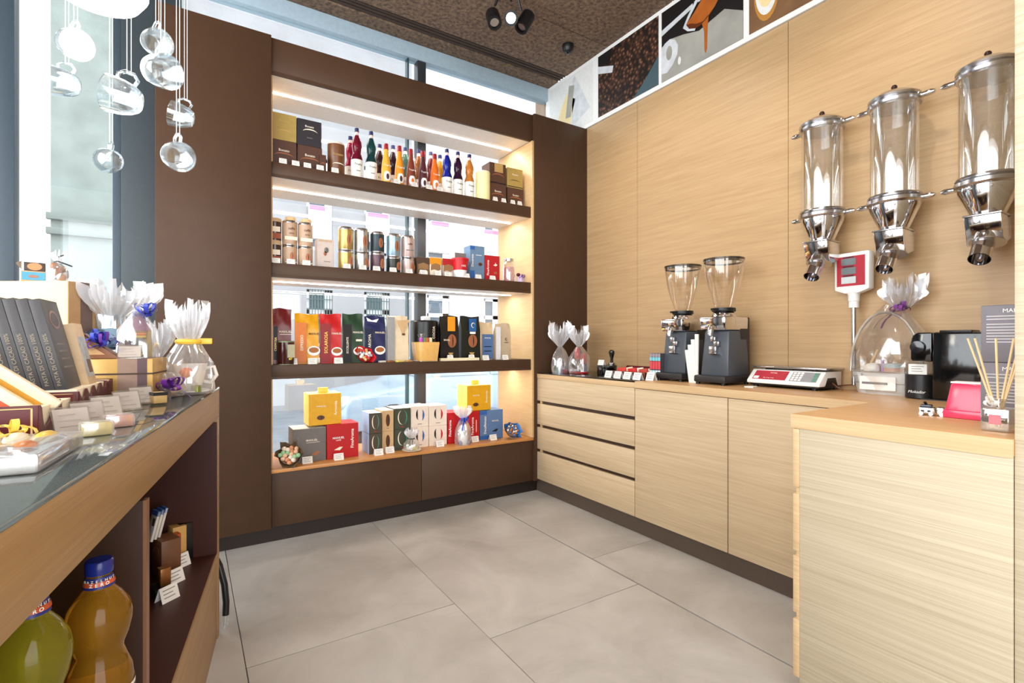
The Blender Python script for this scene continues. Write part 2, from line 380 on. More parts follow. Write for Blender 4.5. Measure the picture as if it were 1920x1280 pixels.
# picture frieze above the oak wall
PX = XW - 0.012
def fy(px): return onX(px, 100, PX).y
fr = struct('trim_2', MB().box(PX, XW+0.012, -1.4, YWIN, 2.905, 3.445), WHITE, label='white frieze of coffee photographs above the oak wall')
def frieze_local(ya, yb):   # helper frame: s along the picture from its left (far) edge, z up
    def q(s, z): return (ya + (yb-ya)*s, 2.935 + 0.48*z)
    return q
def fplate(name, poly, m, lvl=1):
    x0 = PX - 0.0012*lvl
    return MB().prism(poly, 'x', x0-0.0012, x0+0.0004).build(name, m, fr, smooth=False)
pics = [(fy(1031), fy(1112)), (fy(1122), fy(1235)), (fy(1241), fy(1394)), (fy(1405), fy(1405)-0.72), (fy(1405)-0.78, fy(1405)-1.5)]
def Rq(q, s0,s1,z0,z1): return [q(s0,z0), q(s1,z0), q(s1,z1), q(s0,z1)]
def Eq(q, s, z, rs, rz, n=24, rot=0.0):
    return [q(s + rs*cos(rot)*cos(t) - rz*sin(rot)*sin(t)*0.7, z + rz*cos(rot)*sin(t) + rs*sin(rot)*cos(t)*1.0) for t in [2*pi*i/n for i in range(n)]]
P_WHT = mat('photo_white', (226,226,224), 0.5); P_GRY = mat('photo_grey', (158,156,148), 0.5, var=.22, scale=4); P_BLK = mat('photo_black', (18,14,14), 0.5)
P_ORG = mat('photo_coffee', (172,92,34), 0.4, var=.15, scale=12); P_TAN = mat('photo_tan', (122,88,58), 0.5, var=.2, scale=7); P_CRM = mat('photo_cream', (236,214,160), 0.5, var=.08, scale=10); P_SIL = mat('photo_silver', (206,210,214), 0.4, var=.12, scale=16)
q = frieze_local(*pics[0]); fplate('photo_print', Rq(q,0,1,0,1), P_WHT)
fplate('photo_shape', [q(.15,.2), q(.5,.15), q(.62,.55), q(.42,.72), q(.28,.5)], P_CRM, 2); fplate('photo_shape', [q(.55,.1), q(.95,.25), q(.6,.98), q(.55,.9)], P_SIL, 2); fplate('photo_shape', [q(.4,.3), q(.52,.28), q(.6,.8), q(.48,.85)], P_GRY, 3)
q = frieze_local(*pics[1]); fplate('photo_print', Rq(q,0,1,0,1), BEANS)
fplate('photo_shape', [q(.62,0), q(1,0), q(1,.42), q(.82,.2)], mat('photo_teal', (70,92,100), 0.4), 2); fplate('photo_shape', [q(0,.72), q(.26,.6), q(.28,.7), q(0,.84)], P_SIL, 2); fplate('photo_shape', [q(0,.86), q(.2,.76), q(.26,1), q(0,1)], P_BLK, 2)
q = frieze_local(*pics[2]); fplate('photo_print', Rq(q,0,1,0,1), P_BLK)
fplate('photo_shape', [q(0,0), q(1,0), q(1,.34), q(.8,.5), q(.5,.42), q(.3,.5), q(.12,.55), q(0,.5)], P_GRY, 2)
fplate('photo_shape', [q(.0,.12), q(.08,.10), q(.16,.17), q(.22,.28), q(.23,.40), q(.19,.50), q(.12,.55), q(.05,.53), q(0,.48)], P_SIL, 3); fplate('photo_shape', Eq(q,.11,.36,.04,.10), P_GRY, 4); fplate('photo_shape', Eq(q,.25,.17,.02,.055), P_WHT, 4); fplate('photo_shape', [q(0,.66), q(.42,.78), q(.42,.84), q(0,.74)], P_SIL, 3)
fplate('photo_shape', [q(.33,.60), q(.38,.52), q(.45,.475), q(.53,.48), q(.61,.53), q(.69,.61), q(.77,.73), q(.83,.87), q(.86,1.0), q(.70,1.0), q(.60,.90), q(.52,.79), q(.43,.69)], P_ORG, 4); fplate('photo_shape', [q(.33,.60), q(.38,.52), q(.45,.475), q(.53,.48), q(.61,.53), q(.55,.51), q(.47,.53), q(.40,.58)], mat('photo_umber',(96,44,18),.4), 5); fplate('photo_shape', [q(.535,.50), q(.62,.55), q(.605,.40), q(.598,.12), q(.58,.07), q(.568,.12), q(.565,.36)], P_ORG, 4)
fplate('photo_shape', [q(.30,.58), q(.36,.50), q(.45,.45), q(.46,.475), q(.38,.52), q(.34,.60), q(.42,.72), q(.52,.86), q(.48,.88), q(.36,.70)], P_SIL, 6); fplate('photo_shape', [q(.44,.84), q(.9,1), q(.86,.95), q(.5,.8)], P_SIL, 5)
for _k in (3,4):
    q = frieze_local(*pics[_k]); _a = onX(1438, 0, PX); _s0 = (_a.y-pics[3][0])/(pics[3][1]-pics[3][0]); _z0 = (_a.z-2.935)/.48; fplate('photo_print', Rq(q,0,1,0,1), P_TAN)
    fplate('photo_shape', Eq(q,_s0,_z0+.12,.105,.36), mat('photo_gold', (186,130,60), 0.4), 2); fplate('photo_shape', Eq(q,_s0,_z0+.14,.092,.31), P_WHT, 3); fplate('photo_shape', Eq(q,_s0,_z0+.17,.074,.25), P_CRM, 4)

# ================================================================== OUTSIDE
street = struct('street', MB().box(-14, 22, 6.0, 30, -0.42, -0.36), mat('asphalt', (118,122,128), 0.8, var=.15, scale=3), label='grey street outside the window')
struct('pavement', MB().box(-14, 22, 3.78, 6.0, -0.42, -0.24), mat('paving', (160,162,164), 0.8, var=.08, scale=3), label='pale pavement outside the window')
YF = 12.0
b1 = thing('town_building', 'pale plastered town house across the street', 'building', (0,YF,-0.36))
def fx(px): return onY(px, 500, YF).x
def fz(px, py): return onY(px, py, YF).z + 0.36
PLAST = mat('facade_grey', (146,145,148), 0.9, var=.08, scale=1.5); PLASTW = mat('facade_white', (190,186,192), 0.9, var=.05, scale=1.2)
STONE = mat('facade_stone', (126,134,130), 0.9, var=.15, scale=2.0)
PANE = mat('far_pane', (64,92,100), 0.15, var=.15, scale=2); PANE2 = mat('far_pane_dim', (84,98,112), 0.2, var=.2, scale=2); SASH = mat('far_sash', (238,236,236), 0.5)
def holed(x0, x1, z0, z1, holes, th=0.3):
    xs = sorted({x0,x1} | {h[0] for h in holes} | {h[1] for h in holes}); zs = sorted({z0,z1} | {h[2] for h in holes} | {h[3] for h in holes})
    mb = MB()
    for i in range(len(xs)-1):
        for j in range(len(zs)-1):
            cx, cz = (xs[i]+xs[i+1])/2, (zs[j]+zs[j+1])/2
            if any(h[0]<cx<h[1] and h[2]<cz<h[3] for h in holes): continue
            mb.box(xs[i], xs[i+1], 0, th, zs[j], zs[j+1])
    return mb
wins = [(fx(575),fx(624),fz(600,650),fz(600,543),1),(fx(683),fx(731),fz(706,645),fz(706,548),1),(fx(801),fx(843),fz(820,650),fz(820,553),0),(fx(908),fx(936),fz(920,650),fz(920,560),0)]
ups = [(a,b,z1+0.9,z1+3.0,0) for a,b,z0,z1,_ in wins]
xsplit = fx(772); xl = fx(96)
holed(xl+2.0, xsplit, 0, 9, [w[:4] for w in wins[:2]+ups[:2]]).build('wall', PLAST, b1, smooth=False)
holed(xsplit, 14, 0, 9, [w[:4] for w in wins[2:]+ups[2:]]).build('wall', PLASTW, b1, smooth=False)
for (x0,x1,z0,z1,gr) in wins+ups:
    wv = MB().box(x0,x0+.07,.08,.16,z0,z1).box(x1-.16,x1,.08,.16,z0,z1).box(x0,x1,.08,.16,z0,z0+.08).box(x0,x1,.08,.16,z1-.07,z1).box(x0,x1,.08,.16,(z0+z1)/2+.1,(z0+z1)/2+.2).build('window', SASH, b1, smooth=False)
    MB().box(x0,x1,.12,.14,z0,z1).build('pane', PANE if gr else PANE2, wv, smooth=False)
    if gr:
        g = MB()
        for k in range(1,9): g.box(x0+(x1-x0)*k/9-.008, x0+(x1-x0)*k/9+.008, .02,.036,z0,z1)
        for k in range(1,6): g.box(x0,x1,.02,.036,z0+(z1-z0)*k/6-.008, z0+(z1-z0)*k/6+.008)
        g.build('grille', mat('grille', (84,104,108), .6), wv, smooth=False)
b2 = thing('stone_building', 'grey stone house with two ledges seen through left window', 'building', (0,YF,-0.36))
MB().box(xl, xl+2.0, -0.05, .4, 0, 9).build('wall', STONE, b2, smooth=False)
for py in (409, 436): MB().box(xl-.05, xl+2.0, -.16, -.05, fz(120,py)-.06, fz(120,py)+.06).build('ledge', mat('ledge_stone', (112,120,116), .9), b2, bevel=.01)
SIGNP = mat('sign_pink', (222,120,150), .6)
for i,(pa,pb,pt,pbm) in enumerate([(578,610,384,446),(686,729,398,452),(806,841,414,472),(905,933,430,484)]):
    sg = thing('notice_board', ['first','second','third','last'][i] + ' white notice board with pink heading, from the left, across the street', 'sign', (fx((pa+pb)/2), YF-.06, onY(pa,pbm,YF).z), group='notice boards on the facade')
    w = (fx(pb)-fx(pa))/2; h = onY(pa,pt,YF).z - onY(pa,pbm,YF).z
    MB().box(-w,w,0,.20,0,h).build('board', SASH, sg, smooth=False); MB().box(-w*.9,w*.9,-.01,0,h*.86,h*.99).build('heading', SIGNP, sg, smooth=False)
# parked car
def car(name, label, x0, Yc, colr, flip=1):
    c = thing(name, label, 'car', (x0, Yc, -0.36))
    paint = mat(name+'_paint', colr, .25, coat=.6, var=.03)
    prof = [(0,.28),(0,.62),(.08,.74),(.9,.86),(1.15,.95),(1.75,1.38),(2.1,1.46),(3.0,1.44),(3.6,1.05),(4.05,.95),(4.15,.6),(4.12,.28)]
    body = MB(); n = len(prof); rows = []
    for y, ins in ((-.86,0.0),(-.80,.03),(.80,.03),(.86,0.0)): pass
    ringsY = [-.84,-.62,0,.62,.84]
    def w(z): return 1.0 - max(0, z-.9)*0.42
    vs = []; fs = []
    for yy in ringsY:
        for x, z in prof: vs.append((x + (0.10*(abs(yy)/.84)**2 if x < 1 else 0), yy*w(z), z))
    for j in range(len(ringsY)-1):
        for i in range(n):
            i2=(i+1)%n; fs.append((j*n+i, (j+1)*n+i, (j+1)*n+i2, j*n+i2))
    fs.append(tuple(range(n))); fs.append(tuple(reversed([(len(ringsY)-1)*n+i for i in range(n)])))
    body.add(vs, fs).build('body', paint, c, bevel=.03)
    gl = mat('car_glass', (150,168,184), .08, var=.1, scale=3)
    def sidew(x, z, s): return (x, s*(.84*w(z)+.008), z)
    for s in (-1,1):
        MB().add([sidew(1.35,1.0,s),sidew(2.3,1.0,s),sidew(2.3,1.38,s),sidew(1.86,1.36,s)],[(0,1,2,3)]).build('side_window', gl, c, smooth=False)
        MB().add([sidew(2.36,1.0,s),sidew(3.4,1.0,s),sidew(2.95,1.38,s),sidew(2.36,1.38,s)],[(0,1,2,3)]).build('side_window', gl, c, smooth=False)
        for wx in (.75,3.35):
            MB().lathe([(0,-.1),(.2,-.1),(.31,-.09),(.32,0),(.31,.09),(.2,.1),(0,.1)],18).xf(Matrix.Translation((wx,s*.78,.32)) @ Matrix.Rotation(pi/2,4,'X')).build('wheel', mat('tyre',(30,30,32),.7), c)
        MB().ball((.13,s*.62,.66),(.16,.16,.10),12,8).build('headlight', mat('headlight',(235,240,246),.1), c)
    MB().add([(1.2,-.62,1.0),(1.2,.62,1.0),(1.76,.52,1.395),(1.76,-.52,1.395)],[(0,1,2,3)]).build('windscreen', gl, c, smooth=False)
    MB().box(-.012,.02,-.42,.42,.42,.56).build('radiator_grille', mat('car_grille',(90,100,110),.4), c)
    return c
car('parked_car', 'silver blue car parked right outside the window', onY(636,745,6.9).x, 7.75, (150,168,184))

# ================================================================== BROWN SHELVING WALL
SZ = [2.185, 1.606, 1.018, 0.418]     # tops of the shelves
XS0, XS1 = onY(508, 500, YP).x, onY(995.5, 500, YP).x
XPL = onY(291, 500, 3.15).x
su = thing('display_shelving', 'dark brown built-in display shelving filling the back wall', 'shelving', (0,0,0))
MB().box(XPL, XS0, 3.15, 3.66, 0.086, 2.897).build('side_panel', BROWN, su, bevel=.0015)
MB().box(XS1+.018, XW-.001, 3.15, 3.66, 0.086, 2.90).build('side_panel', BROWN, su, bevel=.0015)
MB().box(XS1, XS1+.018, 3.155, 3.66, .42, 2.69).build('side_lining', OAK_SHELF, su, bevel=.001)
MB().box(XS0, XS0+.012, 3.19, 3.66, .42, 2.69).build('side_lining', OAK_SHELF, su, bevel=.001)
hd = MB().box(XS0, XS1+.018, YP, 3.66, 2.705, 2.894).build('header_panel', BROWN, su, bevel=.0015)
def under(parent, z):
    MB().box(XS0+.012, XS1, YP+.018, 3.655, z, z+.012).build('underside_panel', SHELF_UNDER, parent)
    MB().box(XS0+.014, XS1-.03, 3.412, 3.426, z-.004, z+.0005).build('light_strip', LED, parent)
MB().box(XS0, XS1, YP, YP+.018, 2.688, 2.706).build('header_edge', BROWN, su); under(hd, 2.692)
for z in SZ[:3]:
    s = MB().box(XS0, XS1, YP, 3.655, z-.068, z).build('shelf', BROWN, su, bevel=.0012)
    MB().box(XS0, XS1, YP, YP+.018, z-.082, z-.0681).build('shelf_edge', BROWN, s); under(s, z-.0805)
MB().box(XS0, XS1+.018, YP-.012, 3.655, .398, .418).build('base_shelf', OAK_SHELF_TOP, su, bevel=.0015)
xm = (XS0+XS1)/2 + .012
MB().box(XS0+.004, xm-.0015, YP-.002, 3.64, .088, .396).build('drawer', BROWN, su, bevel=.0012)
MB().box(xm+.0015, XS1+.016, YP-.002, 3.64, .088, .396).build('drawer', BROWN, su, bevel=.0012)
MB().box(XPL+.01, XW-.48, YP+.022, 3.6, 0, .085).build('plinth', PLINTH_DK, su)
LEDS = []
for z in [2.69]+[z-.083 for z in SZ[:3]]:
    area_light('shelf_led_light', ((XS0+XS1)/2, 3.42, z-.012), (0,0,0), XS1-XS0-.1, .02, 5.0, (1.0,.93,.84))

# ================================================================== RIGHT COUNTER
CZ = .915; XF = 2.25; SL = .041
YR0, YR1, XR = .367, .885, 1.665
rc = thing('worktop', 'oak worktop running along the wall and round the near corner', 'worktop', (0,0,0))
MB().prism([(XF,2.142),(XW-.001,2.142),(XW-.001,YR0),(XR,YR0),(XR,YR1+.012),(XF,YR1+.012)][::-1], 'z', CZ-SL, CZ).build('slab', OAK_TOP, rc, bevel=.0012)
MB().box(XF-.0015, XF, YR1+.012, 2.142, CZ-SL+.001, CZ-.001).build('front_edging', OAK_EDGE, rc)
MB().box(XR-.0015, XR, YR0, YR1+.012, CZ-SL-.004, CZ-.001).build('front_edging', OAK_EDGE, rc)
gt = thing('display_worktop', 'oak counter end with glossy black glass inlay beside the shelving', 'worktop', (0,0,0))
MB().box(XF, XW-.001, 2.144, 3.149, CZ-SL, CZ-.008).build('slab', OAK_EDGE, gt, bevel=.001)
MB().box(XF+.004, XW-.004, 2.146, 3.148, CZ-.008, CZ-.001).build('glass_inlay', mat('black_glass', (16,18,16), .05, var=0), gt, bevel=.001)
du = thing('drawer_unit', 'oak unit of four wide drawers beside the shelving', 'cabinet', (0,0,0))
MB().box(XF+.022, XW-.002, 2.146, 3.148, .104, CZ-SL-.001).build('carcass', BROWN_DK, du)
for z0, z1 in ((.703,.873),(.523,.680),(.334,.500),(.103,.311)):
    MB().box(XF+.001, XF+.0215, 2.1465, 3.147, z0, z1).build('drawer', OAK_FRONT, du, bevel=.0012)
for z in (.680,.500,.311):
    MB().box(XF+.008, XF+.0215, 3.1, 3.118, z+.001, z+.022).build('spacer', OAK_EDGE, du)
for i,(a,b,lb) in enumerate(((1.526,2.1425,'oak cupboard with plain door next to the drawer unit'),(.90,1.522,'oak cupboard with plain door in the counter corner'))):
    cu = thing('cupboard', lb, 'cabinet', (0,0,0), group='oak cupboards under the worktop')
    MB().box(XF+.022, XW-.002, a, b, .104, CZ-SL-.001).build('carcass', OAK_FRONT, cu); MB().box(XF+.001, XF+.0215, a+.001, b-.001, .103, CZ-SL-.003).build('door', OAK_FRONT, cu, bevel=.0012)
tag(MB().box(XF+.028, XF+.045, .91, 3.19, 0.0, .102).build('counter_plinth', PLINTH), 'dark brown kick plinth below the oak drawers and cupboards', 'plinth')
ru = thing('near_counter_cabinet', 'pale oak cabinet with drawers at the right foreground', 'cabinet', (0,0,0))
MB().box(XR+.003, XR+.022, YR0+.001, YR1-.014, .0, CZ-SL-.001).build('end_panel', OAK_PALE, ru, bevel=.001)
MB().box(XR+.0225, XW-.002, YR0+.001, YR1-.014, .1, CZ-SL-.001).build('carcass', BROWN_DK, ru)
for z0, z1 in ((.678,.868),(.470,.655),(.269,.453),(.060,.247)):
    MB().box(XR+.001, XF-.02, YR1-.0135, YR1+.006, z0, z1).build('drawer', OAK_EDGE, ru, bevel=.0015)
    MB().box(XR+.004, XF-.02, YR1-.0135, YR1-.004, z1, z1+.022).build('grip_rail', OAK_EDGE, ru)
# ================================================================== GOODS: builders
def M(name, col, rough=.45, **k): return mat(name, col, rough, **k)
GOLD_L = M('print_gold', (206,170,104), .35, metal=.4); CREAM_L = M('print_cream', (240,228,206), .5); WHITE_L = M('print_white', (246,244,240), .5, var=0)
BEAN_P = M('print_bean', (92,52,30), .4); COFFEE_P = M('print_coffee', (166,96,40), .4); RED_P = M('print_red', (190,24,34), .45); BLUE_P = M('print_blue', (44,96,168), .45)
GREEN_P = M('print_green', (60,140,110), .45); GREY_P = M('print_grey', (120,118,116), .5); BLACK_P = M('print_black', (24,20,20), .5); COPPER_P = M('print_copper', (168,104,70), .35, metal=.3)
def deco(p, w, h, items, y=0.0):
    """flat prints on the front of a pack: coordinates as shares of width and height"""
    for it in items:
        k = it[0]
        if k == 't': text(p, it[1], it[2]*h, it[5], (it[3]*w, y-.0012, it[4]*h), bold=.012)
        elif k == 'tv': text(p, it[1], it[2]*w, it[5], (it[3]*w, y-.0012, it[4]*h), rot=UP, bold=.012)
        elif k == 'rect': plate(p, 'colour_panel', rect(it[1]*w,it[2]*w,it[3]*h,it[4]*h), it[5], y)
        elif k == 'bean':
            plate(p, 'bean_print', ellipse(it[1]*w, it[2]*h, it[3]*w, it[4]*h), it[5], y-.0004)
            plate(p, 'bean_crease', arc_poly(it[1]*w, it[2]*h, it[3]*w*.32, it[4]*h*.85, -pi/2, pi/2, it[3]*w*.25), it[6] if len(it)>6 else BLACK_P, y-.0010)
        elif k == 'ring': plate(p, 'ring_print', arc_poly(it[1]*w,it[2]*h,it[3]*w,it[4]*h,it[5],it[6],it[7]*h), it[8], y-.0004)
        elif k == 'cup':
            x, z, r = it[1]*w, it[2]*h, it[3]*w
            plate(p, 'cup_print', ellipse(x, z, r, r*.80), WHITE_L, y-.0002); plate(p, 'coffee_print', ellipse(x, z+r*.12, r*.78, r*.46), COFFEE_P, y-.0009)
        elif k == 'poly': plate(p, 'shape_print', [(a*w,b*h) for a,b in it[1]], it[2], y-.0004)
def box_at(l, r, top, Yf, zb):
    a, b = onY(l, 500, Yf).x, onY(r, 500, Yf).x
    zt = onY((l+r)/2, top, Yf).z if top is not None else None
    return (a+b)/2, b-a, (zt-zb if zt else None)
def carton(name, label, l, r, top, zb, Yf, dep, m, items=(), side=None, topm=None, cat='box', group=None, h=None, rot=0.0):
    x, w, hh = box_at(l, r, top, Yf, zb); h = h or hh
    o = thing(name, label, cat, (x, Yf, zb), rot, group)
    MB().box(-w/2, w/2, 0, dep, 0, h).build('body', m, o, bevel=min(.0015, w*.03), seg=1)
    if side: MB().box(-w/2-.0006, -w/2, .001, dep-.001, .001, h-.001).build('side_face', side, o, smooth=False)
    if topm: MB().box(-w/2+.001, w/2-.001, .001, dep-.001, h, h+.0006).build('top_face', topm, o, smooth=False)
    deco(o, w, h, items)
    return o, zb+h
def can(name, label, l, r, top, zb, Yc, m, lid=CHROME, items=(), group=None, cat='tin', h=None, rim=.06, lidh=.12):
    x, w, hh = box_at(l, r, top, Yc, zb); h = h or hh; R = w/2
    o = thing(name, label, cat, (x, Yc, zb), 0, group)
    MB().lathe([(0,0),(R*.94,0),(R,.004),(R,h*(1-lidh)),(R*.97,h*(1-lidh)),(0,h*(1-lidh))], 24).build('body', m, o)
    MB().lathe([(0,h*(1-lidh)),(R*1.02,h*(1-lidh)),(R*1.02,h*.96),(R*.96,h),(R*.86,h*.985),(0,h*.985)], 24).build('lid', lid, o)
    MB().lathe([(0,0.0001),(R*1.015,.0001),(R*1.015,h*.03),(0,h*.03)], 24).build('base_rim', lid, o)
    deco(o, w, h, items, y=-R+.0004)
    return o, zb+h
def bag(name, label, l, r, top, zb, Yf, dep, m, items=(), group=None, seed=1, fold=.1, side=None, topm=None):
    x, w, h = box_at(l, r, top, Yf, zb); rn = random.Random(seed)
    o = thing(name, label, 'coffee bag', (x, Yf, zb), 0, group)
    n, k = 14, 12; vs = []; fs = []
    ph = [rn.uniform(0,6.28) for _ in range(4)]
    for j in range(k+1):
        t = j/k; z = h*t
        s = 0 if t < .68 else ((t-.68)/.32)**1.15
        d = dep*(1-s)+.010*s; yc = dep*.5*(1-s)+ (dep*.42)*s
        ww = w*(1+.015*sin(3*t*pi)) * (1-.03*s)
        for i in range(2*n):
            u = (i % n)/n if i < n else 1-((i-n)/n)
            xx = (u-.5)*ww; front = i < n
            yy = yc - d/2 if front else yc + d/2
            wr = .0035*sin(9*u+ph[0]+14*t)*(.25+s*1.5) + .002*sin(23*u+ph[1]-9*t)*s
            vs.append((xx, yy+wr, z + (.004*sin(7*u+ph[2]) if j == k else 0)))
    N = 2*n
    for j in range(k):
        for i in range(N): fs.append((j*N+i, j*N+(i+1)%N, (j+1)*N+(i+1)%N, (j+1)*N+i))
    fs.append(tuple(reversed(range(N)))); fs.append(tuple(k*N+i for i in range(N)))
    MB().add(vs, fs).build('pouch', m, o)
    if topm: MB().box(-w*.485, w*.485, dep*.40-.0125, dep*.42-.0135+.012, h*.93, h*.995).build('seal', topm, o, bevel=.001)
    deco(o, w, h, items, y=-.0045)
    return o
def bottle(name, label, px, top, zb, Yc, liquid, R=.0365, h=None, group=None, cap=None, lab=True, labm=None, back=False):
    p = onY(px, top, Yc); h = h or p.z-zb
    o = thing(name, label, 'bottle', (p.x, Yc, zb), 0, group)
    pr = [(0,0),(.92,0),(1,.015),(1,.40),(.95,.44),(.74,.505),(.70,.54),(.80,.60),(.86,.66),(.82,.73),(.6,.81),(.36,.87),(.30,.91),(.30,.945),(0,.945)]
    MB().lathe([(a*R,b*h) for a,b in pr], 20).build('glass_body', liquid, o)
    MB().lathe([(0,.93*h),(R*.40,.93*h),(R*.40,.995*h),(R*.36,h),(0,h)], 16).build('cap', cap or CAP_B, o)
    MB().lathe([(R*.385,.862*h),(R*.34,.925*h)], 16).build('neck_band', NECK, o)
    if lab:
        MB().shell([(R*1.012,.05*h),(R*1.012,.385*h)], 20).build('label', labm or LABEL_W, o)
        text(o, 'Fruity', h*.06, BLACK_P, (0,-R*1.03-.0006,.29*h)); plate(o, 'label_print', rect(-R*.35,R*.35,.16*h,.175*h), GREY_P, -R*.99-.0008)
    return o
def sauce(name, label, px, top, zb, Yc, m, fruit, R=.031, group=None):
    p = onY(px, top, Yc); h = p.z-zb; o = thing(name, label, 'bottle', (p.x, Yc, zb), 0, group)
    pr = [(0,0),(.95,0),(1,.03),(1,.36),(.86,.54),(.56,.74),(.46,.84),(.44,.88),(0,.88)]
    MB().lathe([(a*R,b*h) for a,b in pr], 18).build('body', m, o)
    MB().lathe([(0,.86*h),(R*.5,.86*h),(R*.48,.985*h),(R*.42,h),(0,h)], 16).build('cap', CAP_R, o)
    MB().ball((0,-R*.80,.2*h),(R*.72,R*.30,.15*h),14,8).build('label', LABEL_W, o); MB().ball((0,-R*1.02,.19*h),(R*.36,R*.12,.075*h),10,6).build('fruit_print', fruit, o)
    text(o, 'Topping', h*.055, LABEL_W, (0,-R*.93,.46*h))
    return o
CAP_B = M('cap_blue', (40,46,92), .35); CAP_R = M('cap_red', (150,34,44), .35); NECK = M('neck_paper', (226,196,190), .5); LABEL_W = M('bottle_label', (244,240,232), .55)
CARD = None
def card(px, zb, Yf, label, w=.052, h=.034, rot=0.0, loc=None, tilt=20, m=None, group='price cards'):
    """little tent-fold price card"""
    global CARD, CARDP
    if CARD is None:
        ht = .034
        CARD = MB().hexa([(-.026,0,0),(.026,0,0),(.026,.0012,0),(-.026,.0012,0)], [(-.026,.012,ht),(.026,.012,ht),(.026,.0132,ht),(-.026,.0132,ht)]).hexa([(-.026,.026,0),(.026,.026,0),(.026,.0272,0),(-.026,.0272,0)], [(-.026,.012,ht),(.026,.012,ht),(.026,.0132,ht),(-.026,.0132,ht)]).mesh('card', PAPER, smooth=False)
        pb = MB()
        for k,(a,b) in enumerate(((-.018,.018),(-.018,.010),(-.018,.014))):
            z0 = .025-.008*k; pb.hexa([(a,z0*.3529-.0006,z0),(b,z0*.3529-.0006,z0),(b,z0*.3529,z0),(a,z0*.3529,z0)], [(a,(z0+.002)*.3529-.0006,z0+.002),(b,(z0+.002)*.3529-.0006,z0+.002),(b,(z0+.002)*.3529,z0+.002),(a,(z0+.002)*.3529,z0+.002)])
        CARDP = pb.mesh('card_print', M('card_ink', (150,146,142), .6), smooth=False)
    p = loc or Vector((onY(px, 500, Yf).x, Yf, zb))
    o = thing('price_card', label, 'price card', p, rot, group)
    s = (w/.052, h/.034, h/.034)
    for nm, d in (('card', CARD), ('card_print', CARDP)):
        c = link(nm, d, o); c.scale = s
    return o
def ruffle(n, r0, r1, h, seed, jag=.25, turn=1.0):
    n = n*3 - (n*3) % 2
    rn = random.Random(seed); mb = MB(); rows = 5; vs = []; fs = []
    ja = [rn.uniform(-jag, jag) for _ in range(n)]; jr = [rn.uniform(.62,1.22) for _ in range(n)]
    for j in range(rows+1):
        t = j/rows
        for i in range(n):
            a = 2*pi*i/n; fold = (1 if i % 2 else -1)*.20*t
            r = (r0+(r1-r0)*sin(min(1,t*1.15)*pi/2)*jr[i])*(1+fold)*(1-.12*t*t); z = h*t*(1+ja[i]*t)
            vs.append((r*cos(a), r*sin(a)*turn, z))
    for j in range(rows):
        for i in range(n): fs.append((j*n+i, j*n+(i+1)%n, (j+1)*n+(i+1)%n, (j+1)*n+i))
    return mb.add(vs, fs)
def pouch(R, h, neck, seed, sq=1.0, n=28, base=.9):
    rn = random.Random(seed); p1, p2, p3 = (rn.uniform(0,6) for _ in range(3))
    def wob(a, z):
        t = z/h; return 1+ (.05+.10*t)*sin(5*a+p1+3*t) + .06*sin(11*a+p2-5*t) + .03*sin(17*a+p3)
    mb = MB().shell([(R*base,0.0),(R,.12*h),(R*1.03,.35*h),(R*.95,.6*h),(R*.62,.82*h),(neck,h)], n, wob)
    mb.v = [(x, y*sq, z) for x,y,z in mb.v]; return mb
def bow_mb(r, n, w, seed, tails=0, tl=.05):
    rn = random.Random(seed); mb = MB()
    for k in range(n):
        a = 2*pi*k/n + rn.uniform(-.3,.3); el = rn.uniform(-.35,.95); d = Vector((cos(a)*cos(el), sin(a)*cos(el), sin(el)))
        sd = d.cross(Vector((0,0,1))).normalized(); up = sd.cross(d).normalized(); L = r*rn.uniform(.75,1.1)
        pts = [d*(L*.5*(1-cos(t))) + up*(L*.28*sin(t)) for t in [2*pi*i/10 for i in range(11)]]
        mb.strip(pts, sd, w)
    for k in range(tails):
        a = rn.uniform(0,6.28); d = Vector((cos(a), sin(a), 0)); sd = d.cross(Vector((0,0,1)))
        mb.strip([d*(tl*t) + Vector((0,0,-tl*t*t*.9 + .006*sin(9*t))) for t in [i/7 for i in range(8)]], sd, w*.8)
    return mb
def bouquet(name, label, loc, R, paper, cols, seed, n=16, tilt=58, cr=.011, rz=0.0):
    """paper cone of wrapped candies facing the shopper"""
    rn = random.Random(seed); o = thing(name, label, 'sweets', loc, rz)
    Mx = Matrix.Translation((0,0,R*.86)) @ Matrix.Rotation(radians(tilt),4,'X')
    ja = [rn.uniform(.8,1.35) for _ in range(18)]
    def wob(a, z): return ja[int(a/(2*pi)*18+.5) % 18] if z > -.01 else 1.0
    MB().shell([(R*.15,-R*1.0),(R*.5,-R*.55),(R*.80,-.012),(R*.98,.016)], 18, wob).xf(Mx).build('paper_wrap', paper, o)
    MB().lathe([(0,-R*.6),(R*.5,-R*.5),(R*.70,-.012),(0,-.004)], 14).xf(Mx).build('filler', M('candy_filler',(150,110,80),.6), o)
    ms = [MB().ball((0,0,0),(cr,cr,cr*.85),10,7).mesh('candy', c) for c in cols]
    for k in range(n):
        rr = R*.70*sqrt((k+.5)/n); a = k*2.39996
        link('candy', ms[k % len(ms)], o, Mx @ Vector((rr*cos(a), rr*sin(a), cr*.55+.004)), (rn.uniform(0,3), rn.uniform(0,3), 0))
    return o
CHOC_BOX = M('box_chocolate', (84,54,42), .4); GOLD_BOX = M('box_gold', (176,150,84), .4, metal=.2); DARK_BOX = M('box_black', (46,42,48), .4)
SW = [('ring',0,.38,.40,.16,.15,pi-.15,.05,COPPER_P), ('t','Bonato',.13,0,.62,CREAM_L)]
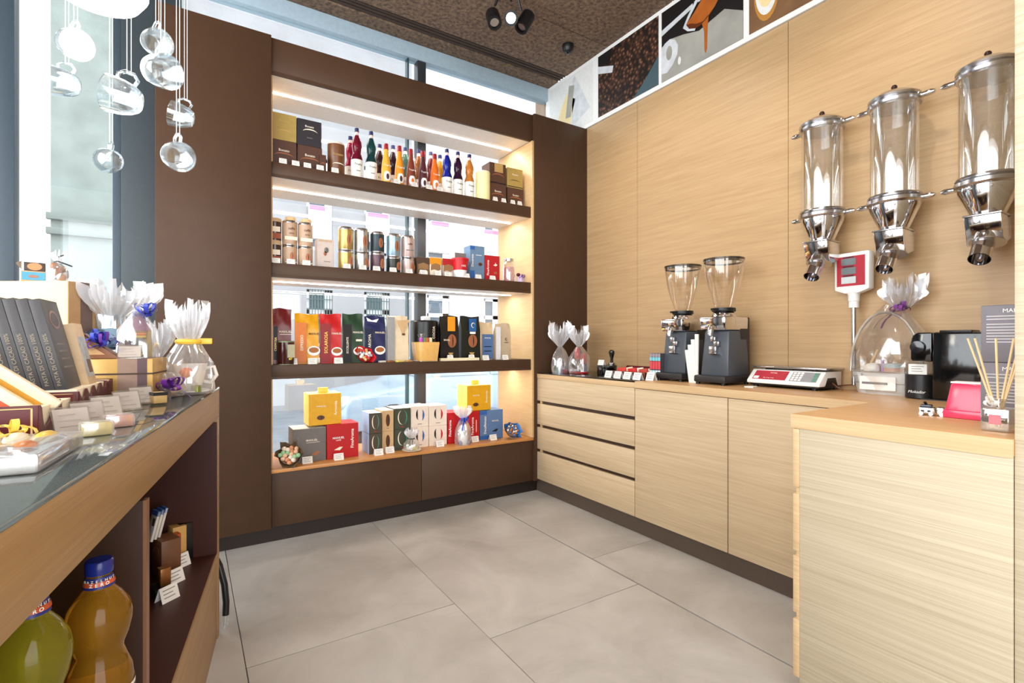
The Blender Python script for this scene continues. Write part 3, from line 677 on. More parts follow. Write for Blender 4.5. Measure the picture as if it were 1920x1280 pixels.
# ------------------------------------------------------------------ top shelf
z = SZ[0]
_, t1 = carton('chocolate_box', 'brown chocolate box under the gold one at the top left', 508.5, 556, 263, z, 3.235, .12, CHOC_BOX, SW)
carton('chocolate_box', 'gold chocolate box stacked at the far left of the top shelf', 509, 556, 213, t1, 3.236, .12, GOLD_BOX, [('t','Bonato',.12,0,.72,GOLD_L),('ring',0,.30,.30,.1,.15,pi-.15,.035,GOLD_L)])
_, t1 = carton('chocolate_box', 'brown chocolate box under the black one on top shelf', 558, 604, 274, z, 3.235, .12, CHOC_BOX, SW)
carton('chocolate_box', 'black chocolate box with silver swoosh on the top shelf', 557, 603, 225, t1, 3.236, .12, DARK_BOX, [('t','Bonato',.11,0,.74,CREAM_L),('ring',.03,.52,.30,.14,.2,pi-.1,.045,CREAM_L),('rect',-.1,.12,.30,.325,GREY_P)])
carton('chocolate_box', 'small brown chocolate box standing before the tall canister', 600, 611.5, 290, z, 3.205, .05, CHOC_BOX, [('ring',0,.4,.40,.16,.15,pi-.15,.05,COPPER_P)])
o, zt = can('canister', 'brown round chocolate canister with black knob on top shelf', 614, 646, 270, z, 3.27, M('canister_brown',(112,70,42),.3), M('canister_lid',(226,214,200),.35), [('t','Bonato',.10,0,.62,GOLD_L),('ring',0,.30,.34,.08,.15,pi-.15,.03,CREAM_L)], lidh=.06)
MB().lathe([(0,0),(.006,0),(.013,.006),(.013,.012),(0,.014)],12).build('knob', BLACK, o, loc=(0.004,0,zt-z))
LQ = lambda nm, c: mat('liquid_'+nm, c, .04, trans=.55, var=0, coat=.3, ior=1.33)
G1 = 'syrup bottles on the top shelf'; G2 = 'topping bottles on the top shelf'
bottle('syrup_bottle', 'tall dark red syrup bottle, leftmost in the front row', 669, 241, z, 3.265, LQ('red',(120,16,44)), group=G1)
bottle('syrup_bottle', 'tall dark green syrup bottle beside the red one', 696, 247, z, 3.265, LQ('green',(20,66,66)), group=G1)
bottle('syrup_bottle', 'magenta syrup bottle peeping out behind the tall red one', 657, 256, z, 3.42, LQ('magenta',(160,20,60)), group=G1)
for px, tp, c, lb in ((712,271,(60,30,30),'dark syrup bottle behind, between green syrup and yellow topping'),(737,273,(50,26,40),'dark syrup bottle behind, between yellow and amber toppings'),(760,277,(90,130,110),'pale green syrup bottle behind the amber topping bottle'),(785,281,(170,100,50),'tan syrup bottle behind, between the two brown toppings'),(808,285,(120,40,40),'reddish syrup bottle behind, left of the orange topping'),(825,291,(214,150,40),'honey coloured syrup bottle behind, left of the blue one')):
    bottle('syrup_bottle', lb, px, tp, z, 3.46, LQ('b%d'%px, c), group=G1)
FR = [M('fruit_dark',(70,30,40),.5), M('fruit_orange',(220,110,30),.5), M('fruit_green',(120,90,40),.5)]
for px, tp, c, f, lb in ((724,270,(226,170,60),0,'yellow topping bottle, leftmost of the cone-shaped bottles'),(749,274,(232,140,30),0,'amber topping bottle with a dark fruit on its label'),(770.5,280,(120,52,36),1,'reddish brown topping bottle with orange fruit label'),(793,284,(78,34,40),0,'dark purple topping bottle with dark berry label'),(815,289,(224,104,24),1,'bright orange topping bottle beside the blue syrup')):
    sauce('topping_bottle', lb, px, tp, z, 3.25, M('top%d'%px, c, .3, coat=.4), FR[f], group=G2)
for px, tp, c, lb in ((838,280,(24,40,150),'deep blue syrup bottle right of the toppings'),(858.5,285,(50,16,44),'dark purple syrup bottle right of the blue one'),(880,290,(206,128,50),'amber syrup bottle, rightmost in its row')):
    bottle('syrup_bottle', lb, px, tp, z, 3.265, LQ('c%d'%px, c), group=G1)
o, _ = can('candle_jar', 'pale yellow jar between amber syrup and brown boxes', 893, 917, 323, z, 3.27, M('pale_yellow',(246,238,176),.4), M('pale_lid',(244,238,210),.4), cat='jar', lidh=.05)
_, t1 = carton('chocolate_box', 'brown chocolate box at the right end, left stack bottom', 918, 949, 344, z, 3.24, .12, CHOC_BOX, SW)
carton('chocolate_box', 'brown and gold chocolate box at the right end, left stack top', 918, 948.5, 306, t1, 3.242, .12, CHOC_BOX, [('rect',-.2,.32,.56,.98,GOLD_L),('ring',.02,.28,.40,.22,.15,pi-.15,.05,COPPER_P),('rect',-.5,.5,.0,.06,BLACK_P)])
_, t1 = carton('chocolate_box', 'brown chocolate box at the right end, right stack bottom', 952, 981.5, 353, z, 3.24, .12, CHOC_BOX, SW)
carton('chocolate_box', 'gold chocolate box at the right end of the top shelf', 951.5, 980, 316, t1, 3.242, .12, GOLD_BOX, [('t','Bonato',.12,0,.68,CREAM_L),('ring',0,.32,.36,.1,.15,pi-.15,.035,CHOC_BOX),('rect',-.5,.5,.05,.09,BLACK_P)])
for px, lb in ((531,'price card before the gold stack at top left'),(555,'price card between the two box stacks at top left'),(577,'price card before the black stack at top left'),(601,'price card beside the brown canister'),(629,'price card at the foot of the brown canister'),(745,'price card under the amber topping'),(778,'price card under the reddish brown topping'),(806,'price card under the orange topping'),(826,'price card between the orange topping and blue syrup'),(930,'price card before the left stack at top right'),(946,'price card between the stacks at top right'),(963,'price card before the gold stack at top right'),(976,'price card at the right end of the top shelf')):
    card(px, z, 3.172, 'white '+lb, w=.04 if px < 900 else .034, h=.032)
# ------------------------------------------------------------------ second shelf
z = SZ[1]
JAR = M('jar_brown',(62,34,24),.25,coat=.4); BEIGE = M('tin_beige',(196,164,136),.4); TAN_LID = M('lid_tan',(206,174,136),.4); WOODL = M('lid_wood',(222,190,142),.5)
_, t1 = can('spread_jar', 'dark brown spread jar at far left, bottom of two', 503, 527.5, 453, z, 3.25, JAR, TAN_LID, [('rect',-.3,.34,.4,.62,CREAM_L),('rect',-.42,.42,.14,.34,M('lab_orange',(150,72,30),.5))], cat='jar', lidh=.16)
can('spread_jar', 'dark brown spread jar at far left, top of two', 503, 527.5, 410, t1, 3.25, JAR, TAN_LID, [('rect',-.3,.34,.4,.62,CREAM_L),('rect',-.42,.42,.10,.34,M('lab_orange',(150,72,30),.5))], cat='jar', lidh=.16)
for l, r, tm, tb, lb in ((529,557,415,461,'left'),(558.5,586,419,464,'right')):
    _, t1 = can('coffee_tin', 'beige coffee tin at the bottom of the '+lb+' beige stack', l, r, tb, z, 3.255, BEIGE, STEEL, [('bean',.1,.45,.16,.2,COPPER_P),('rect',-.36,.40,.12,.17,CREAM_L)], lidh=.1)
    _, t2 = can('coffee_tin', 'beige coffee tin at the top of the '+lb+' beige stack', l, r, tm, t1, 3.255, BEIGE, STEEL, [('t','caff\u00e8',.14,.05,.66,BEAN_P),('t','oro',.12,.05,.48,BEAN_P),('rect',-.40,.42,.2,.34,CREAM_L)], lidh=.1)
    x = onY((l+r)/2,400,3.255).x
    tag(MB().lathe([(0,0),(.03,0),(.031,.004),(.031,.022),(.029,.026),(0,.026)],20).build('wooden_lid', WOODL, loc=(x+.006,3.255,t2-.0025)), 'loose wooden lid on the '+lb+' beige stack of tins', 'lid')
carton('tea_box', 'slim pale grey patterned box between beige and gold tins', 595, 625.5, 448, z, 3.24, .08, M('tea_box',(206,190,180),.5), [('rect',-.42,.42,.9,.97,BEIGE),('bean',.06,.62,.14,.10,GREY_P),('bean',-.02,.5,.10,.08,COPPER_P),('rect',-.1,.3,.22,.24,GREY_P)])
GT = 'stacked coffee tins on the second shelf'
for l, r, tm, tb, c, rgh, mt, nm in ((634,662,427,470,(190,160,96),.28,.7,'gold'),(664,691.5,430,474,(188,188,188),.25,.8,'silver'),(694.5,720,436,474,(44,58,64),.35,.2,'dark teal'),(724.5,750,440,482,(150,176,190),.3,.5,'pale blue'),(752.5,776,443,484,(190,166,160),.35,.3,'rosy')):
    mm = M('tin_'+nm, c, rgh, metal=mt); lm = STEEL
    dk = nm in ('dark teal',)
    low = M('tin_plum',(92,66,74),.35,metal=.2) if dk else (M('tin_black',(40,44,40),.35) if nm == 'pale blue' else mm)
    it = [('bean',.10,.45,.15,.24,COPPER_P if not dk else COPPER_P)]
    _, t1 = can('coffee_tin', {'gold':'gold','silver':'silver','dark teal':'plum','pale blue':'black banded','rosy':'rosy'}[nm]+' coffee tin with bean picture, lower of its pair', l, r, tb, z, 3.255, low, lm, [('bean',.22,.42,.15,.26,COPPER_P)], group=GT, lidh=.14)
    can('coffee_tin', nm+' coffee tin with bean picture, upper of its pair', l, r, tm, t1, 3.255, mm, lm, it if nm != 'rosy' else [('t','caff\u00e8',.12,0,.6,BEAN_P),('rect',-.3,.3,.3,.34,GREY_P)], group=GT, lidh=.13)
carton('slim_box', 'narrow dark box edge-on beside the rosy tins', 776.5, 781.5, 483, z, 3.26, .08, M('dark_brown_box',(60,44,40),.5))
def nutbox(l, r, top, m1, m2, lb):
    carton('sweets_box', lb, l, r, top, z, 3.225, .07, m1, [('rect',-.5,.5,.62,.98,m2),('poly',[(-.42,.30),(-.1,.36),(.2,.30),(.44,.38),(.4,.62),(0,.70),(-.4,.6)],M('nut_print',(150,110,70),.6)),('poly',[(-.4,.06),(.4,.06),(.36,.26),(-.3,.28)],CREAM_L)])
nutbox(782.5, 805, 482, M('nb1',(110,84,58),.5), M('nb1b',(80,58,44),.5), 'small brown sweets box with nuts pictured')
nutbox(806, 828, 482.5, M('nb2',(236,226,206),.5), M('nb2b',(232,146,20),.5), 'small orange and white sweets box with nuts pictured')
nutbox(830, 850.5, 484.5, M('nb3',(190,170,160),.5), M('nb3b',(176,30,34),.5), 'small red topped sweets box with nuts pictured')
carton('capsule_box', 'grey brown capsule box behind the red cup', 853, 883, 474.5, z, 3.30, .14, M('greybrown',(122,112,106),.5), side=M('bluewhite',(206,222,240),.5))
x, w, h = box_at(848, 877, 485, 3.215, z); o = thing('paper_cup', 'red and white paper cup of sweets before the grey box', 'cup', (x,3.215,z))
MB().lathe([(0,0),(w*.32,0),(w*.40,h*.42),(0,h*.42)],20).build('cup_base', WHITE, o); MB().lathe([(w*.402,h*.38),(w*.48,h*.9),(w*.52,h*.9),(w*.52,h),(0,h)],20).build('cup_top', M('cup_red',(196,20,32),.4), o); text(o, 'MIX', h*.14, WHITE_L, (0,-w*.46,h*.58))
carton('coffee_carton', 'tall blue grey coffee carton at the right of the second shelf', 881.5, 908.5, 461, z, 3.23, .10, M('bluegrey',(104,132,162),.5), [('rect',-.5,-.18,.88,.99,BLUE_P),('rect',-.5,-.2,.02,.26,BLUE_P),('tv','Decerato',.2,-.34,.56,WHITE_L),('bean',.2,.46,.14,.05,BEAN_P),('rect',-.1,.3,.72,.735,WHITE_L)])
carton('coffee_carton', 'red coffee carton at the right of the second shelf', 909.5, 937, 479, z, 3.228, .10, M('red_box',(182,22,34),.45), [('tv','FineAroma',.2,-.3,.5,WHITE_L),('poly',[(.05,.62),(.2,.58),(.35,.64),(.22,.68),(.2,.74),(.17,.66)],CREAM_L),('rect',.1,.3,.27,.36,COPPER_P)])
x, w, h = box_at(944, 964, 484, 3.27, z); o = thing('glass_jar', 'clear glass jar of pink sweets with metal lid', 'jar', (x,3.27,z))
MB().shell([(w*.46,0),(w*.5,.01),(w*.5,h*.72),(w*.36,h*.86)],18).build('glass', TUBE_GLASS, o); MB().lathe([(0,h*.86),(w*.38,h*.86),(w*.38,h*.97),(0,h)],16).build('lid', STEEL, o); MB().lathe([(0,.003),(w*.44,.003),(w*.44,h*.62),(0,h*.66)],14).build('sweets', M('pink_sweets',(220,170,170),.5,var=.3,scale=120), o)
x = onY(976,500,3.24).x; o = thing('candy_parcel', 'purple and white bow-tied sweets parcel at shelf right end', 'sweets', (x,3.24,z))
pouch(.026,.06,.012,5).build('wrap', M('lilac_wrap',(206,184,214),.35), o); bow_mb(.032,9,.010,8).build('bow', M('purple_ribbon',(110,56,150),.3), o, loc=(.006,-.012,.045)); MB().ball((-.02,0,.062),(.018,.014,.014)).build('dark_chocolate', M('maroon_foil',(84,14,30),.3), o)
for px, lb in ((518,'brown spread jars'),(546,'left beige tins'),(575,'right beige tins'),(651,'gold tins'),(681,'silver tins'),(707,'plum tin'),(738,'pale blue tins'),(768,'rosy tins'),(795,'brown nut box'),(822,'orange nut box'),(840,'red nut box'),(876,'red paper cup'),(898,'blue grey carton'),(925,'red carton')):
    card(px, z, 3.173, 'white price card on the second shelf before the '+lb, w=.044, h=.03)
# ------------------------------------------------------------------ third shelf: coffee bags
z = SZ[2]
MN = lambda zz, m=None, x=.16: ('t','MANUEL',.055,x,zz,m or CREAM_L)
def BM(nm, c): return mat('bag_'+nm, c, .32, var=.06, scale=25, coat=.15)
GB = 'coffee bags on the third shelf'
bag('coffee_bag', 'dark red coffee bag at the far left of third shelf', 508, 549, 578, z, 3.25, .075, BM('darkred',(112,28,28)), [('rect',-.38,-.2,.08,.68,BLACK_P),('tv','CREMOSA',.15,-.29,.36,GOLD_L),MN(.58),('rect',-.1,.44,.53,.54,CREAM_L)], group=GB, seed=1)
bag('coffee_bag', 'golden yellow coffee bag with a cup picture', 553, 601.5, 588, z, 3.225, .08, BM('yellow',(226,160,24)), [('rect',-.5,-.06,.02,.82,M('bag_orange',(212,112,14),.35)),('tv','ESPRESSO',.15,-.24,.42,CREAM_L),MN(.60,BEAN_P,.24),('cup',.22,.26,.25),('rect',.04,.46,.02,.12,CREAM_L)], group=GB, seed=2)
bag('coffee_bag', 'bright red coffee bag with gold side lettering', 601, 643, 588, z, 3.225, .08, BM('red',(196,30,34)), [('rect',-.5,-.06,.02,.80,M('bag_deepred',(140,14,24),.35)),('tv','SOLAROSA',.2,-.26,.42,M('letter_yellow',(244,214,90),.4)),MN(.60,None,.22),('cup',.22,.24,.25)], group=GB, seed=3)
bag('coffee_bag', 'dark green coffee bag with white lettering', 643, 684, 588, z, 3.228, .08, BM('green',(38,66,44)), [('rect',-.48,-.12,.02,.78,BLACK_P),('tv','ECCELLENTE',.13,-.30,.36,CREAM_L),MN(.62,None,.18),('rect',.08,.36,.44,.48,CREAM_L),('cup',.2,.24,.24)], group=GB, seed=4)
bag('coffee_bag', 'navy blue coffee bag beside the green one', 684.5, 726, 592, z, 3.228, .08, BM('navy',(34,38,84)), [('rect',-.5,-.16,.02,.72,M('bag_navy2',(16,26,60),.35)),('tv','AROMA',.17,-.30,.46,CREAM_L),MN(.64,None,.16),('cup',.16,.26,.24),('poly',[(-.46,.96),(-.2,.9),(.1,.94),(.0,.86),(-.4,.88)],WHITE_L)], group=GB, seed=5)
bag('coffee_bag', 'cream and silver coffee bag in the middle of third shelf', 727, 769, 592, z, 3.228, .08, BM('cream',(228,210,178)), [('rect',-.52,-.2,.0,.97,M('bag_silver',(186,190,194),.25,metal=.6)),('poly',[(-.1,.9),(.46,.92),(.2,.62),(.12,.62)],M('bag_tan',(206,170,124),.4)),('rect',.12,.26,.58,.62,BEAN_P)], group=GB, seed=6)
o, zt = can('coffee_canister', 'tall black canister with white knob behind the candle', 771, 819, 601, z, 3.32, M('canister_black',(20,20,20),.3), BLACK, [('tv','COCOA',.12,.16,.7,CREAM_L)], lidh=.04)
MB().box(-.026,.026,-.026,.026,0,.03).build('knob', WHITE, o, bevel=.003, loc=(.01,0,zt-z))
bag('coffee_bag', 'black coffee bag with an orange label', 826, 863, 592, z, 3.235, .075, BM('black',(22,20,20)), [('rect',-.16,.22,.66,.98,M('lab_amber',(230,150,24),.45)),('bean',.06,.44,.22,.15,COPPER_P),('t','BRASIL',.05,-.2,.46,CREAM_L),('poly',[(-.14,.18),(.14,.18),(0,.10)],GOLD_L),('poly',[(-.1,.04),(.1,.04),(0,.12)],GOLD_L)], group=GB, seed=7)
bag('coffee_bag', 'black green coffee bag with a blue label', 865, 903, 593, z, 3.235, .075, BM('blackgreen',(20,26,18)), [('rect',-.14,.22,.66,.95,M('lab_blue',(30,90,150),.45)),('ring',.06,.80,.10,.06,0,5.5,.02,CREAM_L),('rect',-.1,.18,.60,.65,WHITE_L),('bean',.04,.44,.22,.15,COPPER_P),('poly',[(-.14,.18),(.14,.18),(0,.10)],GOLD_L),('poly',[(-.1,.04),(.1,.04),(0,.12)],GOLD_L)], group=GB, seed=8)
bag('coffee_bag', 'small beige coffee bag with a blue label', 899.5, 926, 604, z, 3.27, .06, BM('beige',(218,192,154)), [('rect',-.34,.42,.02,.68,M('lab_slate',(84,116,164),.5)),('t','MANUEL',.05,.04,.58,WHITE_L),('rect',-.2,.3,.34,.36,WHITE_L),('rect',-.2,.3,.22,.24,WHITE_L)], group=GB, seed=9)
bag('coffee_bag', 'plain greyish beige coffee bag at the right end', 929.5, 960, 606, z, 3.25, .06, BM('greige',(196,176,148)), [('rect',-.5,-.22,.0,.9,M('bag_white2',(226,228,230),.3)),('ring',.12,.56,.07,.04,0,6.2,.02,BEAN_P),('rect',.0,.26,.46,.475,BEAN_P)], group=GB, seed=10)
o, zt = can('spice_jar', 'small dark jar with pale label before the dark red bag', 521, 552, 639, z, 3.205, M('jar_dark',(58,20,16),.2,coat=.4), M('jar_lid',(120,130,100),.4), [('rect',.0,.45,.30,.85,M('jar_label',(166,160,128),.5))], cat='jar', lidh=.06)
bow_mb(.02,6,.007,3).build('bow', M('yellow_raffia',(226,206,90),.5), o, loc=(.014,-.044,.03))
bouquet('candy_bouquet', 'bright red paper bouquet of white and silver sweets', (onY(685,500,3.20).x,3.205,z), .056, M('red_paper',(222,32,44),.45), [M('cw',(244,238,232),.3),M('cs',(190,190,200),.25,metal=.5),M('cr',(210,60,60),.35),M('cg',(220,180,120),.3)], 4)
for px, c, lb in ((716,(226,222,214),'white flat chocolate piece right of the red bouquet'),(731,(150,96,60),'brown flat chocolate piece before the cream bag'),(748,(236,214,110),'pale yellow flat chocolate piece before the cream bag'),(766,(196,150,90),'tan flat chocolate piece left of the candle')):
    tag(MB().box(-.022,.022,-.015,.015,0,.012).build('chocolate_piece', M('choc%d'%px, c, .35), bevel=.003, loc=(onY(px,500,3.20).x,3.198,z), rot=(0,0,.3)), lb, 'chocolate', 'flat chocolate pieces on the third shelf')
x, w, h = box_at(779, 817, 641, 3.215, z); o = thing('glass_candle', 'square amber candle glass holding small wrapped sweets', 'candle', (x,3.22,z))
b = w*.42; t = w*.5
MB().hexa([(-b,-b,.001),(b,-b,.001),(b,b,.001),(-b,b,.001)],[(-t,-t,h),(t,-t,h),(t,t,h),(-t,t,h)]).build('glass', M('amber_wax',(226,176,100),.25,coat=.5), o, bevel=.004)
MB().box(-b*1.03,b*1.03,-b*1.03,b*1.03,0,.008).build('glass_foot', ACRYLIC, o, bevel=.002)
for k,(dx,c) in enumerate(((-.035,(190,70,190)),(-.012,(90,150,80)),(.008,(210,80,40)),(.032,(236,226,190)))): MB().box(-.010,.010,-.01,.01,0,.034).build('sweet', M('sw%d'%k,c,.35), o, bevel=.003, loc=(dx,-.01,h-.004))
bow_mb(.028,8,.006,12).build('ribbon', CELLO_W, o, loc=(-.034,-.01,h+.04))
o, _ = carton('chocolate_tray', 'long low cream box below the black bags', 826, 899, None, z, 3.185, .03, M('cream_box',(238,226,190),.5), h=.02)
for px, lb, w in ((552,'dark jar',.034),(586.5,'golden yellow bag',.05),(635.5,'bright red bag',.05),(912,'small beige bag',.05),(948.5,'greyish beige bag',.05)):
    card(px, z, 3.18, 'white price card on the third shelf before the '+lb, w=w, h=.036)
for px, lb in ((845,'orange labelled bag'),(885,'blue labelled bag')):
    card(px, z+.02, 3.186, 'small price card on the cream box below the '+lb, w=.042, h=.022)
# ------------------------------------------------------------------ bottom shelf: capsule boxes
z = SZ[3]
YEL = M('box_yellow',(222,164,14),.42); YELL = M('box_yellow_side',(246,214,96),.45)
_, tg = carton('capsule_box', 'large grey capsule box at the left of the bottom shelf', 549.5, 611.5, 803, z, 3.26, .17, M('box_grey',(112,106,102),.45), [('t','MANUEL',.085,.06,.64,CREAM_L),('rect',-.1,.3,.57,.58,CREAM_L),('tv','Classic',.14,-.36,.60,GREY_P),('poly',[(.05,.20),(.2,.30),(.32,.28),(.2,.16)],COPPER_P)], topm=M('box_pale_top',(214,224,226),.5))
_, tr = carton('capsule_box', 'large red capsule box next to the grey one', 613, 672, 794, z, 3.25, .17, M('box_red',(184,8,16),.42), [('t','MANUEL',.085,-.14,.60,WHITE_L),('t','CAFF\u00c8',.05,-.14,.53,WHITE_L),('tv','FineAroma',.14,.30,.55,WHITE_L),('poly',[(-.28,.26),(-.1,.34),(.0,.33),(-.1,.24)],CREAM_L)])
def yellow(lb, l, r, top, zb, Yf):
    o, zt = carton('capsule_box', lb, l, r, top, zb, Yf, .16, YEL, [('t','MANUEL',.075,-.12,.6,CREAM_L),('tv','Armonia',.13,.32,.52,CREAM_L),('bean',-.14,.24,.12,.075,BEAN_P)], side=YELL, topm=YELL)
    MB().box(-.03,.03,.06,.075,0,.035).build('carry_flap', YELL, o, bevel=.002, loc=(0,0,zt-zb)); return o
yellow('large yellow capsule box on top of the grey and red boxes', 579, 640, 738, max(tg,tr)+.0005, 3.262)
GC = 'paired capsule boxes on the bottom shelf'
def cube2(l, r, top, bot, m, side, it, lb, Yf, topm=None):
    a = onY((l+r)/2, top, Yf).z; h = (a-z)/2
    for k, w_ in enumerate(('lower','upper')):
        carton('capsule_box', lb+', '+w_+' of two', l, r, None, z+k*h, Yf, .16, m, it, side=side, topm=topm if k else None, h=h-.0006, group=GC)
BN = lambda m, x=0: [('ring',x-.02,.56,.26,.34,1.7,4.9,.05,m),('ring',x+.06,.56,.24,.34,-1.5,1.6,.05,GREEN_P if m is not RED_P else m),('poly',[(x-.08,.10),(x,.08),(x+.1,.1),(x,.14)],RED_P)]
BFR = lambda c1, c2: [('ring',-.06,.60,.16,.26,1.8,4.6,.10,c1),('ring',.06,.56,.20,.28,-1.3,1.2,.10,c2),('rect',-.12,.12,.12,.15,GREY_P)]
DKB = M('box_darkbrown',(72,62,48),.5); DKG = M('box_darkgreen',(62,66,50),.5); TANB = M('box_tan',(206,170,124),.5); WHB = M('box_offwhite',(232,216,200),.5); SBL = M('box_side_blue',(156,186,226),.5)
cube2(692, 715.5, 774, 0, DKB, SBL, BN(CREAM_L), 'dark brown capsule box with pale blue side', 3.255, topm=M('box_pale_top',(214,224,226),.5))
cube2(716.5, 738, 769, 0, TANB, None, [('bean',0,.52,.18,.30,BEAN_P),('rect',-.1,.1,.12,.15,GREY_P)], 'narrow tan capsule box with black bean', 3.275, topm=M('box_pale_top',(214,224,226),.5))
cube2(739, 769.5, 765, 0, DKG, None, BN(CREAM_L), 'dark green capsule box with leaf ring', 3.28, topm=M('box_pale_top',(214,224,226),.5))
cube2(770.5, 803.5, 761, 0, WHB, None, BFR(BLACK_P, BLUE_P), 'off-white capsule box with blue stroke', 3.285, topm=WHB)
cube2(804.5, 838, 760, 0, WHB, None, BFR(BLACK_P, RED_P), 'off-white capsule box with red stroke', 3.285, topm=M('box_pink_top',(236,170,170),.5))
carton('capsule_box', 'red capsule box right of the off-white boxes', 840, 868, 773, z, 3.285, .16, M('box_red',(184,8,16),.42), [('tv','FineAroma',.22,-.36,.5,WHITE_L)])
_, tb = carton('capsule_box', 'red capsule box partly behind the blue-bowed gift', 869, 899, 771, z, 3.285, .16, M('box_red',(184,8,16),.42), [('tv','FineAroma',.22,.06,.5,WHITE_L),('rect',.28,.32,.3,.7,CREAM_L)])
_, tb2 = carton('capsule_box', 'grey blue capsule box under the right yellow box', 900, 943, 768.5, z, 3.285, .16, M('box_steelblue',(92,122,166),.48), [('rect',-.5,-.08,.02,.14,BLUE_P),('rect',-.5,-.2,.86,.99,BLUE_P),('tv','Decaffeinato',.13,-.28,.5,WHITE_L),('t','MANUEL',.07,.16,.62,CREAM_L),('poly',[(.0,.26),(.2,.34),(.3,.33),(.2,.24)],BLACK_P)])
yellow('large yellow capsule box on top of the blue and red boxes', 876, 920, 722, max(tb,tb2)+.0005, 3.30)
bouquet('candy_bouquet', 'brown net bouquet of pastel egg sweets at bottom left', (onY(543,500,3.20).x,3.205,z), .075, M('brown_net',(112,92,66),.7,var=.4,scale=90,bump=.6), [M('ce1',(226,180,150),.3),M('ce2',(150,196,150),.3),M('ce3',(236,222,206),.3),M('ce4',(206,140,100),.3)], 9, n=18, cr=.0145)
bouquet('candy_bouquet', 'blue paper bouquet of small foil sweets at bottom right', (onY(963,500,3.21).x,3.225,z), .068, M('blue_paper',(46,110,180),.4), [M('cb1',(70,120,190),.3),M('cb2',(190,120,60),.3),M('cb3',(236,226,210),.3)], 12, n=20, cr=.0085, tilt=52)
# gift bag with blue bow
p = onY(868,500,3.215); o = thing('gift_bag', 'clear cellophane gift with blue bow on bottom shelf', 'gift', (p.x,3.215,z))
pouch(.055,.185,.014,21).build('cellophane', CELLO, o); ruffle(22,.013,.062,.075,22).build('ruffle', CELLO_W, o, loc=(0,0,.186))
MB().lathe([(0,.002),(.034,.002),(.036,.06),(.030,.125),(.02,.14),(0,.14)],16).build('white_tin', M('white_tin',(226,222,214),.4), o)
for a in (-.034,.034): MB().ball((a,-.024,.018),(.016,.016,.017)).build('foil_egg', M('foil_violet',(120,120,170),.25,metal=.5), o)
bow_mb(.045,12,.010,23,tails=4,tl=.07).build('bow', M('blue_ribbon',(40,80,190),.3), o, loc=(0,-.02,.175))
p = onY(773,500,3.20); o = thing('gift_bag', 'small cellophane gift with black ribbon on a white saucer', 'gift', (p.x,3.212,z))
MB().lathe([(0,0),(.035,0),(.062,.008),(.064,.012),(.035,.006),(0,.006)],24).build('saucer', M('cream_saucer',(232,220,196),.3), o)
pouch(.05,.075,.018,31).build('cellophane', CELLO, o, loc=(0,0,.01)); ruffle(20,.016,.042,.06,32).build('ruffle', CELLO_W, o, loc=(0,0,.084))
MB().tube([(.02*cos(a),.02*sin(a),.083) for a in [2*pi*i/14 for i in range(15)]],.003,6).build('ribbon', BLACK, o)
MB().strip([(0,-.021,.083),(-.006,-.03,.066),(-.012,-.04,.05)],(1,0,0),.006).build('ribbon_tail', BLACK, o)
for k in range(9):
    a = k*2.4; rr = .033*sqrt((k+.5)/9); MB().ball((rr*cos(a),rr*sin(a),.02),.011,8,6).build('sweet', [M('ce2',(150,196,150),.3),M('cw',(244,238,232),.3),M('cy',(232,220,120),.3)][k%3], o)
for px, yy, lb in ((577,3.215,'grey capsule box'),(636,3.205,'large red capsule box'),(711,3.20,'dark brown pair'),(732,3.225,'tan pair'),(826,3.235,'red stroke pair'),(892,3.25,'hidden red box'),(926,3.235,'grey blue capsule box')):
    card(px, z, yy, 'white price card on the bottom shelf before the '+lb, w=.058, h=.04)
# ================================================================== ON THE RIGHT COUNTER
FX = radians(-90)      # turns a thing built facing -y so that it faces -x (towards the room)
def gift(name, label, loc, R, h, rr, rh, seed, contents, bow=None, sq=.8):
    o = thing(name, label, 'gift', loc)
    pouch(R, h, R*.26, seed, sq).build('cellophane', CELLO, o)
    ruffle(24, R*.24, rr, rh, seed+1, .35, .8).build('ruffle', CELLO_W, o, loc=(0,0,h))
    contents(o)
    return o
g1 = onZ(1048, 702, CZ); g1 = Vector((2.33, 3.02, CZ-.001))
def c1(o):
    MB().lathe([(0,.002),(.026,.002),(.026,.10),(.02,.115),(0,.115)],16).build('silver_tin', M('sv',(196,198,204),.25,metal=.6), o, loc=(-.012,-.01,0))
    MB().box(-.02,.02,-.02,.02,.002,.03).build('sweets_box', M('pinkbox',(200,90,110),.4), o, loc=(.034,-.012,0), bevel=.002)
    MB().lathe([(0,.002),(.012,.002),(.012,.05),(0,.055)],10).build('candle', M('gg',(70,120,90),.4), o, loc=(-.046,-.014,0))
gift('wrapped_gift', 'silver cellophane gift at the far left end of counter', (onX(1050,660,2.36).x, onX(1050,660,2.36).y, CZ-.001), .068, .20, .085, .15, 41, c1)
def c2(o):
    MB().lathe([(0,.002),(.064,.002),(.07,.01),(.068,.014),(0,.01)],20).build('red_tray', M('redtray',(190,26,30),.35), o)
    MB().lathe([(0,.012),(.030,.012),(.030,.07),(0,.07)],18).build('clear_cup', STEEL, o, loc=(.028,-.012,0))
    MB().lathe([(0,.07),(.02,.07),(.026,.13),(.014,.15),(0,.15)],14).build('red_cup', M('redcup',(176,30,36),.35), o, loc=(.028,-.012,0))
    MB().ball((-.02,.0,.15),(.024,.02,.05)).build('red_heart', M('redheart',(196,30,40),.35), o)
    MB().box(-.02,.02,-.001,.001,-.02,.02).build('gift_tag', PAPER, o, loc=(-.03,-.05,.05), rot=(-.2,.5,0))
pz = onX(1086,660,2.46); gift('wrapped_gift', 'cellophane gift with red cup on red tray', (pz.x, pz.y, CZ-.001), .082, .205, .075, .12, 51, c2)
